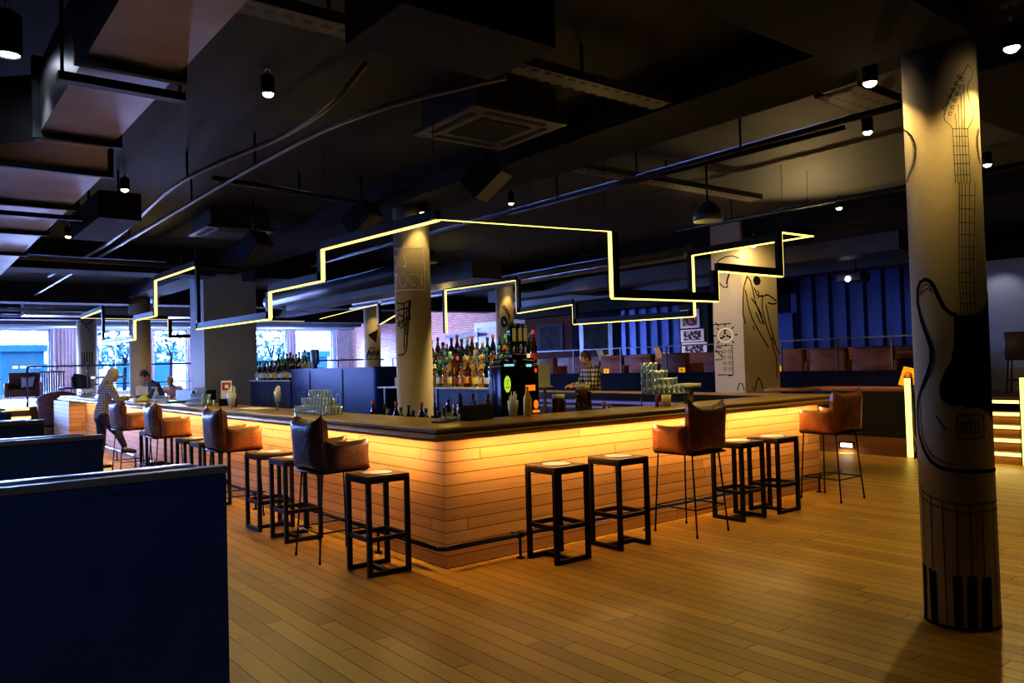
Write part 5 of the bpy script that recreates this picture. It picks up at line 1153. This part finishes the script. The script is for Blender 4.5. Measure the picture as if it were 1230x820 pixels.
# black booth on the low landing and its rosy ledge
t = thing('booth', 'black leather booth with a rosy lit ledge on the low landing beyond the bar', 'booth', (9.4, 1.6, .29))
wl(MB().box(8.97, 9.05, .62, 2.05, .29, 1.02), 'side_panel', M['black_matte'], t); wl(MB().rbox(9.06, 9.55, .70, 2.3, .30, .72, .06), 'seat', M['black_gloss'], t); wl(MB().rbox(9.58, 9.78, .66, 2.6, .30, .98, .03), 'backrest', M['black_matte'], t); wl(MB().box(9.05, 9.89, .62, 2.6, 1.02, 1.06), 'ledge', M['table_wood'], t)
rt_ = thing('round_table', 'small round wooden table top just beyond the bar end, before the square pillar', 'table', (7.3, 1.55, 0))
MB().lathe([(0, 1.10), (.40, 1.10), (.42, 1.115), (.40, 1.13), (0, 1.13)], n=36).build('tabletop', M['table_wood'], rt_); MB().tube((0, 0, .02), (0, 0, 1.10), .04).build('pedestal', M['black'], rt_); MB().lathe([(0, 0), (.26, 0), (.26, .02), (0, .02)], n=28).build('base', M['black'], rt_)
t = thing('menu_stand', 'yellow menu leaning on a wire stand on the rosy ledge by the lit post', 'menu', (9.35, .83, 1.06)); Q = Matrix.Rotation(.22, 4, 'X') @ Matrix.Rotation(.25, 4, 'Y')
MB().box(-.008, .008, -.11, .11, .03, .34, M=Q).build('sheet', M['yellow_card_glow'], t); MB().lathe([(0, 0), (.07, 0), (0, .002)], n=18, M=Q @ Matrix.Translation((-.009, 0, .2)) @ Matrix.Rotation(-PI/2, 4, 'Y')).build('orange_print', M['orange_dot'], t); MB().box(-.05, .03, -.20, -.11, .05, .15).build('small_card', M['yellow_card_glow'], t); MB().tube((0, .06, 0), (.02, .06, .06), .005).tube((0, -.06, 0), (.02, -.06, .06), .005).tube((0, -.15, 0), (0, -.15, .06), .005).build('wire_leg', M['black'], t)
def led_post(label, x, y, z0, z1, w=.055):
    t = thing('lit_post', label, 'light', (x, y, z0)); MB().box(0, .07, -.05, .05, 0, z1-z0).build('post', M['black'], t); MB().box(-.012, 0, -w/2, w/2, .01, z1-z0-.01).build('led_strip', M['led'], t); return t
led_post('tall glowing yellow post between the black booth and the guitar column', 8.88, .55, .0, 1.24, .09)
led_post('short glowing yellow post showing beside the square pillar', 9.0, 2.96, .29, 1.25, .06)
led_post('glowing yellow post at the right edge beside the steps', 9.0, -.99, .0, 1.24, .06)
led_post('small glowing yellow post seen between glasses on the right counter and the navy wall', 9.3, 6.1, .29, 1.22, .06)
t = thing('step_light', 'small lit step light in the wooden riser beyond the bar', 'light', (8.94, 1.62, .13)); MB().box(-.012, .01, -.13, .13, -.055, .055).build('frame', M['black'], t); MB().box(-.016, -.012, -.10, .10, -.03, .03).build('lit_panel', M['step_light'], t)
st_ = thing('lit_steps', 'wooden steps with glowing yellow noses at the right edge', 'steps', (9.5, -.2, 0), 0, None, 'structure')
for i in range(5):
    s = wl(MB().box(9.0+.25*i, 10.25, -.95, .50, .172*i, .172*(i+1)-.006), 'step', M['stair_wood'], st_)
    l = MB().box(8.985+.25*i, 9.0+.25*i, -.94, .49, .172*(i+1)-.055, .172*(i+1)-.006).build('led_strip', M['led_soft']); l.parent = s; l.matrix_parent_inverse = s.matrix_parent_inverse.copy() if False else Matrix.Identity(4)
    l.matrix_parent_inverse = (Matrix.Translation(st_.location) @ s.matrix_parent_inverse).inverted()
def tall_chair(label, loc, rz):
    t = thing('bar_chair', label, 'chair', loc, rz); MB().rbox(-.25, .25, -.24, -.15, .60, 1.02, .03).build('backrest', M['leather_d'], t); MB().rbox(-.25, .25, -.22, .24, .55, .66, .03).build('seat', M['leather_d'], t)
    for sx in (-1, 1):
        for sy in (-1, 1): MB().tube((sx*.2, sy*.18, .56), (sx*.24, sy*.22, 0), .011).build('leg', M['black'], t)
    MB().path([(-.225, -.21, .22), (.225, -.21, .22), (.225, .21, .22), (-.225, .21, .22), (-.225, -.21, .22)], .008, n=6).build('footrest', M['black'], t); return t
tall_chair('dark leather high chair on the raised floor at the right edge above the steps', (11.3, -.22, .90), -PI/2+.2)
def picture(label, x, y0, y1, z0, z1, pm, fm='paper', group=None):
    t = thing('framed_picture', label, 'picture', (x, (y0+y1)/2, (z0+z1)/2), 0, group); a = (y1-y0)/2; b = (z1-z0)/2
    MB().box(-.02, 0, -a, a, -b, b).build('frame', M[fm], t); MB().box(-.024, -.02, -a*.74, a*.74, -b*.76, b*.76).build('print', M[pm], t); return t
picture('upper dark picture in a white frame left of the square pillar', 12.92, 7.75, 8.38, 2.42, 2.90, 'poster_r')
picture('second picture, pale print in a white frame, left of the square pillar', 12.92, 7.62, 8.38, 2.06, 2.38, 'poster')
picture('third picture, small print in a wide white frame, left of the square pillar', 12.92, 7.55, 8.36, 1.66, 2.04, 'poster')
picture('lowest colourful picture, partly behind the railing, left of the square pillar', 12.92, 7.55, 8.30, 1.32, 1.63, 'poster_r')
picture('large dark picture on the brown wall', 12.97, 13.1, 14.35, 1.95, 2.85, 'poster_d', 'black_matte')
picture('large dark poster on the navy wall panel', 12.97, 10.95, 12.35, 1.5, 2.9, 'poster_d', 'navy')
picture('upper small framed picture on the white partition at the right edge', 12.74, -.15, .22, 2.45, 2.95, 'poster', 'black_matte'); picture('middle small framed picture on the white partition at the right edge', 12.74, -.18, .20, 1.95, 2.35, 'poster', 'black_matte'); picture('lower small framed picture on the white partition at the right edge', 12.74, -.20, .18, 1.5, 1.85, 'poster_d', 'black_matte')
t = thing('round_sign', 'blue panel with a pale round ring emblem right of the square pillar', 'sign', (12.90, 5.45, 2.2)); MB().box(-.03, 0, -.40, .38, -.55, .42).build('panel', M['corrug'], t); MB().lathe([(.20, 0), (.20, .012), (.15, .012), (.15, 0)], n=32, caps=False, M=Matrix.Translation((-.031, .20, .12)) @ Matrix.Rotation(-PI/2, 4, 'Y')).build('ring', M['lab_white'], t)
t = thing('projector', 'ceiling projector with a bright lens over the corrugated wall', 'projector', (11.6, 2.85, 3.06)); MB().rbox(-.2, .2, -.25, .25, 0, .16, .02).build('body', M['ac'], t); MB().tube((.1, 0, .16), (.1, 0, H-3.06), .02).build('pole', M['black'], t); MB().tube((-.2, 0, .05), (-.22, 0, .045), .05).build('lens', M['bulb_cool'], t)
# brick wall door and wall lights
d_ = thing('door_1', 'pale blue-white door with a wide frame in the brick wall', 'door', (12.97, 16.9, .90), 0, None, 'structure')
MB().box(-.04, .03, -.92, -.74, 0, 2.02).box(-.04, .03, .74, .92, 0, 2.02).box(-.04, .03, -.92, .92, 2.02, 2.2).build('door_frame', M['door_frame'], d_); dl = MB().box(-.01, .03, -.74, .74, 0, 2.02).box(-.016, -.01, .55, .62, .1, 1.98).build('door_leaf', M['door_paint'], d_); MB().box(-.03, -.012, -.55, .25, .55, .95).build('notice', M['trim_blue'], dl)
wsolid('wall_lamp_bar', MB().box(12.7, 12.78, 17.3, 19.4, 2.62, 2.74).box(12.78, 13.0, 18.2, 18.3, 2.66, 2.70), 'navy', 'grey-blue lamp bar fixed to the brick wall left of the disc column', 'lamp')
t = thing('wall_shelf_unit', 'small wall shelf with pale jars behind the middle column', 'shelf', (12.9, 22.4, 2.2)); MB().box(-.2, .09, -.7, .7, 0, .03).box(-.2, .09, -.7, .7, .45, .48).box(.07, .09, -.7, .7, 0, .8).build('boards', M['frame'], t); 
for i in range(4): MB().lathe([(0, 0), (.12, 0), (.14, .25), (0, .28)], c=(-.06, -.48+.32*i, .03), n=14).build('jar', M['plastic_w'], t)

# ------------------------------------------------------------------ window zone
yP = .85
rl = thing('railing', 'blue-grey steel railing in front of the left window seats', 'railing', (-.7, 19, yP))
mb = MB().path([(-.68, 18.98, yP), (-.68, 18.98, 1.86), (-.62, 19.0, 1.90), (9.9, 19.0, 1.90)], .025, n=10); mb.ball((-.62, 19, 1.9), .025); wl(mb, 'top_rail', M['rail_steel'], rl)
for x in (.75, 2.2, 3.7, 5.2, 6.7, 8.2): wl(MB().tube((x, 19, yP), (x, 19, 1.9), .02), 'post', M['rail_steel'], rl)
wl(MB().path([(.75, 19, 1.38), (9.9, 19, 1.38)], .014, n=8), 'mid_rail', M['rail_steel'], rl)
sl = thing('lit_steps', 'small wooden steps with glowing noses beyond the navy booths', 'steps', (-1.0, 18.2, 0), 0, None, 'structure')
for i in range(4):
    s = wl(MB().box(-1.22, -.68, 17.7+.3*i, 18.9, .2125*i, .2125*(i+1)), 'step', M['stair_wood'], sl); l = MB().box(-1.21, -.69, 17.685+.3*i, 17.7+.3*i, .2125*(i+1)-.07, .2125*(i+1)-.01).build('led_strip', M['led_soft']); l.parent = s; l.matrix_parent_inverse = (Matrix.Translation(sl.location) @ s.matrix_parent_inverse).inverted()
# tub armchair
t = thing('tub_armchair', 'large brown leather tub armchair behind the far left end of the bar', 'armchair', (-.10, 18.15, .34)); 
def tub(u, v):
    a = PI*1.18+(-PI*1.36)*u; r = .46+.05*v; z = .08+(.42+.45*max(0, math.cos((u-.5)*PI))**.7)*v; a += -PI/2-.0
    return (r*math.cos(a+PI/2+PI), r*math.sin(a+PI/2+PI), z)
mb = MB(); mb.grid(lambda u, v: (math.cos(-PI*.16+PI*1.32*u)*(.43+.05*v), -math.sin(-PI*.16+PI*1.32*u)*(.43+.05*v), .06+(.46+.36*math.sin(PI*u)**.8)*v), 28, 8)
mb.grid(lambda u, v: (math.cos(-PI*.16+PI*1.32*u)*(.32+.05*v), -math.sin(-PI*.16+PI*1.32*u)*(.32+.05*v), .06+(.46+.36*math.sin(PI*u)**.8)*v), 28, 8)
mb.grid(lambda u, v: (math.cos(-PI*.16+PI*1.32*u)*(.48-.11*v), -math.sin(-PI*.16+PI*1.32*u)*(.48-.11*v), .06+(.46+.36*math.sin(PI*u)**.8)+.025*math.sin(PI*v)), 28, 5); mb.build('shell', M['leather_b'], t)
MB().lathe([(0, .06), (.34, .06), (.36, .12), (.36, .38), (.32, .43), (0, .44)], n=28).build('seat', M['leather_b'], t); MB().lathe([(0, 0), (.30, 0), (.30, .06), (0, .06)], n=24).build('base', M['black'], t)
lounge('brown upholstered window sofa with a pale cushion at the extreme left', (-.35, 22.8, yP), PI-.2, .8, 'window lounge seats', 'leather_b', .92)
lounge('brown upholstered sofa by the brick wall windows', (9.2, 24.5, yP), PI, .9, 'window lounge seats', 'leather_b', .9)
lounge('brown upholstered seat left of the right-hand window column', (6.9, 23.5, yP), PI, .9, 'window lounge seats', 'leather_b', .9)
wsolid('scatter_cushion', MB().pillow(.36, .34, .14, Matrix.Translation((-.25, 22.62, yP+.62))), 'plastic_w', 'pale cushion on the window sofa at the extreme left', 'cushion')
t = thing('slatted_screen', 'brown vertical-slat screen below the left curtain', 'screen', (.48, 23.3, yP)); 
mb = MB()
for i in range(11): mb.box(-.35+.065*i, -.305+.065*i, -.02, .02, 0, .92)
mb.build('slats', M['leather_b'], t); MB().box(-.36, .38, -.03, .03, .9, .95).build('top_bar', M['leather_b'], t)
t = thing('side_table', 'white window table at the extreme left edge', 'table', (-1.35, 22.4, yP)); MB().rbox(-.4, .4, -.4, .4, .70, .74, .01).build('tabletop', M['plastic_w'], t); MB().tube((0, 0, .02), (0, 0, .7), .05).build('pedestal', M['plastic_w'], t); MB().lathe([(0, 0), (.25, 0), (.25, .02), (0, .02)], n=20).build('base', M['plastic_w'], t)
t = thing('shell_chair', 'dark navy shell chair seen above the far end of the bar', 'chair', (.62, 20.5, yP), .5)
MB().grid(lambda u, v: (-.30+.6*u, -.28+.10*math.cos(PI*2*(u-.5))+.06*v, .42+v*(.30+.12*math.cos(PI*(u-.5)))), 14, 6).build('back_shell', M['navy'], t); MB().rbox(-.28, .28, -.22, .28, .40, .46, .03).build('seat', M['navy'], t)
for sx in (-1, 1):
    for sy in (-1, 1): MB().tube((sx*.18, sy*.16, .41), (sx*.25, sy*.23, 0), .014).build('leg', M['table_wood'], t)
wsolid('pedestal_box', MB().rbox(-.72, -.50, 18.45, 18.72, .68, 1.22, .02), 'plastic_w', 'white boxy bin beside the left railing corner', 'bin') if False else None
wsolid('tablecloth_table', MB().rbox(1.15, 1.95, 20.2, 20.8, yP+.68, yP+.74, .01).tube((1.5, 20.5, yP), (1.5, 20.5, yP+.68), .04), 'plastic_w', 'white-topped table beside the navy shell chair', 'table')
wsolid('tissue_dispenser', MB().rbox(.02, .30, 15.6, 15.85, 1.146, 1.30, .01), 'plastic_c', 'pale glass caddy on the far end of the bar counter', 'caddy')
def curtain(label, x0, x1, y, z0=.87, z1=3.33):
    n = max(8, int((x1-x0)/.02)); mb = MB(); k = int((x1-x0)/.12)+1
    mb.grid(lambda u, v: (x0+(x1-x0)*u, y+.05*math.sin(u*k*2*PI)+.02*math.sin(u*k*5.3+v*2), z0+(z1-z0)*v), n, 6); return wsolid('curtain', mb, 'curtain', label, 'curtain', None)
curtain('wide gathered curtain between the two left windows', 1.08, 2.35, 27.5); curtain('narrow curtain beside the plain pale window column', 3.88, 4.55, 27.5); curtain('narrow curtain left of the grey pillar', 5.80, 6.5, 27.5); curtain('curtain at the corner of the window wall and brick wall', 12.15, 12.98, 27.5); curtain('curtain half behind the right window column', 9.98, 10.34, 27.55)

# ------------------------------------------------------------------ outside the windows
struct('ground_outside', MB().box(-25, 40, 28.01, 60, -.2, -.05), M['asphalt'])
def kiosk(label, x, y, w, h):
    t = thing('street_kiosk', label, 'kiosk', (x, y, -.05)); MB().box(-w/2, w/2, -.5, .5, 0, h-.3).build('body', M['teal'], t); MB().prism([(-w/2-.12, h-.3), (w/2+.12, h-.3), (w/2+.25, h), (-w/2-.25, h)], -.7, .7, M=Matrix.Rotation(PI/2, 4, 'X')).build('cornice', M['teal'], t); MB().box(-w/2+.25, w/2-.25, -.52, -.5, .5, h-.55).build('panel', M['kiosk_panel'], t)
    mb = MB()
    for r in range(3):
        for i in range(4): mb.box(-w/2+.4+.28*i, -w/2+.6+.28*i, -.53, -.52, h-1.0-.5*r, h-.9-.5*r)
    mb.build('notice_marks', M['facade'], t); return t
kiosk('teal street kiosk with a flared cornice outside the left window', .85, 34, 1.55, 3.05)
kiosk('narrow teal advertising pillar outside the right window', 14.2, 34, .7, 2.6)
def tree(label, x, y, h, seed):
    random.seed(seed); t = thing('street_tree', label, 'tree', (x, y, -.05), 0, 'street trees outside'); MB().tube((0, 0, 0), (.1, 0, h*.55), .10, .06).tube((.1, 0, h*.5), (.5, .2, h*.8), .05, .02).tube((.1, 0, h*.5), (-.4, -.2, h*.78), .05, .02).build('trunk', M['bark'], t)
    mb = MB()
    for i in range(420):
        a = random.random()*2*PI; r = random.random()**.5*h*.26; z = h*.45+random.random()*h*.5; c = Vector((r*math.cos(a), r*math.sin(a), z)); s = .10+.10*random.random(); u = Vector((random.uniform(-1, 1), random.uniform(-1, 1), random.uniform(-1, 1))).normalized(); v = u.orthogonal().normalized()
        mb.quad(c-u*s, c-v*s*.6, c+u*s, c+v*s*.6)
    mb.build('foliage', M['leaf'], t)
tree('leafy street tree outside at the extreme left window edge', -1.6, 35.6, 5.5, 1); tree('slim street tree outside between the pale columns', 4.6, 33, 4.4, 2); tree('street tree outside the window left of the grey pillar', 7.6, 37, 5, 3); tree('street tree outside the window right of the grey pillar', 12.4, 36, 4.6, 4)
fc = thing('street_building', 'pale street facade with rows of windows across the road', 'building', (10, 46, -.05)); MB().box(-32, 22, 0, 2, 0, 3.4).build('wall', M['facade'], fc)
for i in range(26): MB().box(-31+2*i, -30+2*i, -.05, 0, .9, 2.4).build('window', M['teal'], fc)

# ------------------------------------------------------------------ lights
def L_spots():
    for (lab, x, y, z), P_, an, to in zip([(l[0], l[1], l[2], l[3]) for l in lamps],
        (60, 190, 760, 230, 40, 420, 980, 620, 25, 110, 260, 240, 140, 300, 420, 480), (1.9, 1.7, 1.7, 1.7, 1.8, 2.0, 1.9, 1.7, 1.6, 1.3, 1.2, 1.2, 1.2, 1.2, 1.6, 1.7),
        ((0, 0), (.05, -.15), (.3, -.2), (.02, .2), (0, 0), (.9, .9), (-.4, -.4), (0, 0), (0, 0), (.05, .25), (.02, .3), (.03, .3), (.03, .2), (.02, .4), (0, 0), (0, .1))):
        spot('spot_lamp', (x, y, z-.01), P_, (1., .71, .25), an, .7, (x+to[0], y+to[1], z-1))
L_spots()
spot('spot_lamp', (-3.0, -.4, 3.37), 25, (.7, .82, 1.), 1.6, .6, (-3.0, -.4, 0))
spot('bottle_fill', (2.25, 1.9, 3.48), 380, (1., .74, .38), .9, .5, (2.6, 3.1, 1.5))  # added, with the can lamp below, to brighten the bottles
MB_ = None
can_lamp('added small spotlight aimed at the bottle display, right of the middle column', 2.22, 1.86, 3.5, False, 'ceiling spotlights', .03)
spot('ceiling_wash', (6.9, .9, 2.9), 130, (1., .72, .32), 2.4, .9, (6.0, .2, 3.9))
spot('wall_wash', (10.9, 9.2, 3.2), 90, (.45, .6, 1.), 1.3, .6, (13, 9.6, 1.9)); 
spot('wall_wash', (11.4, 2.85, 3.08), 26, (.55, .68, 1.), 1.9, .7, (13, 3.3, 2.4))
spot('seat_wash', (11.6, 4.0, 3.3), 60, (1., .55, .25), 2.2, .8, (11.6, 4.5, .9)); spot('seat_wash', (11.6, 8.2, 3.3), 60, (1., .55, .25), 2.2, .8, (11.6, 8.2, .9)); spot('card_wash', (8.0, 8.0, 3.4), 150, (1., .62, .26), 1.5, .7, (10.2, 8.6, 1.5)); spot('card_wash', (8.9, 4.4, 3.2), 55, (1., .62, .26), 1.5, .7, (10.2, 4.4, 1.5)); spot('table_wash', (9.2, 1.2, 3.2), 150, (1., .5, .3), 1.2, .7, (9.3, 1.4, 1))  # card spots have no fixture; added to brighten cards and chair backs
spot('partition_wash', (12.2, .6, 3.3), 13, (.8, .8, 1.), 1.6, .7, (12.9, .6, 1.6))
# the zigzag's own light
for a, b, r in lights:
    l = (b-a).length; m = (a+b)/2+r*.02
    o = area('zigzag_led', m, (l, .04), 5.*l, (1., .74, .22)); x = (b-a).normalized(); z = -r; y = z.cross(x)
    o.rotation_euler = Matrix((x, y, z)).transposed().to_euler()
for i in range(5):
    area('step_led', (8.975+.25*i, -.22, .172*(i+1)-.06), (.02, 1.4), 1.2, (1., .72, .2), (0, PI/6, 0))
area('step_light', (8.915, 1.62, .12), (.05, .2), 3.5, (1., .93, .75), (0, -PI/2+.8, 0))
area('violet_led', (4.9, 5, 1.04), (.1, 7), 3, (.3, .3, 1.))
for x in (-2.5, .3, 2.6, 4.8):
    spot('daylight_fill', (x, 27.1, 1.5), 1900, (.34, .46, 1.), 2.7, .5, (x-1.2, 20, 3.0), .5)  # unseen spots just inside the windows, added to turn the ceiling blue
for x in (-2.5, 1.9, 4.4, 7.5, 10.5):
    spot('lintel_wash', (x, 24.6, 3.3), 800, (.34, .46, 1.), 2.5, .6, (x, 27.6, 3.5), .3)  # unseen spots added to tint the lintel blue; no fixtures there
spot('cool_booth_fill', (-4.6, -7.2, 3.5), 230, (.40, .60, 1.), .95, .8, (-3.6, -2.0, .9), .3)  # unseen spot behind the camera, added to light the booth backs
spot('pillar_wash', (5.7, 3.5, 3.3), 110, (1., .74, .42), 1.1, .8, (7.7, 3.0, 1.9))  # spot without a fixture, added to brighten the pillar's left face
spot('brick_wash', (8.9, 20.0, 3.2), 420, (.85, .72, 1.), 2.0, .7, (13, 20, 2.2), .3)  # spot without a fixture, added to brighten the brick
# sky
w = bpy.data.worlds.new('sky'); bpy.context.scene.world = w; w.use_nodes = True; nt = w.node_tree; bg = nt.nodes['Background']
tc_ = nt.nodes.new('ShaderNodeTexCoord'); sp = nt.nodes.new('ShaderNodeSeparateXYZ'); nt.links.new(tc_.outputs['Generated'], sp.inputs[0]); rp = nt.nodes.new('ShaderNodeValToRGB'); nt.links.new(sp.outputs[2], rp.inputs[0])
rp.color_ramp.elements[0].color = (.26, .40, 1., 1); rp.color_ramp.elements[1].color = (.18, .30, 1., 1); nt.links.new(rp.outputs[0], bg.inputs[0]); bg.inputs[1].default_value = 420.

# ------------------------------------------------------------------ camera
cd = bpy.data.cameras.new('camera'); cam = bpy.data.objects.new('camera', cd); C.objects.link(cam); bpy.context.scene.camera = cam
cd.sensor_width = 36; cd.lens = 957.42/1230*36; cd.clip_end = 200; cd.clip_start = .05
yaw, pitch, roll = 9.08417079e-01, 2.72674999e-02, 2.82231680e-02
f = Vector((math.cos(yaw)*math.cos(pitch), math.sin(yaw)*math.cos(pitch), math.sin(pitch))); r = Vector((math.sin(yaw), -math.cos(yaw), 0)); u = r.cross(f); c_, s_c = math.cos(roll), math.sin(roll)
r2 = r*c_-u*s_c; u2 = r*s_c+u*c_
m = Matrix((r2, u2, -f)).transposed().to_4x4(); m.translation = Vector((-3.50965843, -5.42945468, 1.63484895)); cam.matrix_world = m
sc = bpy.context.scene
sc.cycles.max_bounces = 7; sc.cycles.diffuse_bounces = 3; sc.cycles.glossy_bounces = 3; sc.cycles.transmission_bounces = 6; sc.cycles.transparent_max_bounces = 8
sc.cycles.caustics_reflective = False; sc.cycles.caustics_refractive = False; sc.cycles.sample_clamp_indirect = 4; sc.cycles.use_denoising = True
sc.view_settings.view_transform = 'Standard'; sc.view_settings.look = 'Medium High Contrast'; sc.view_settings.exposure = 0
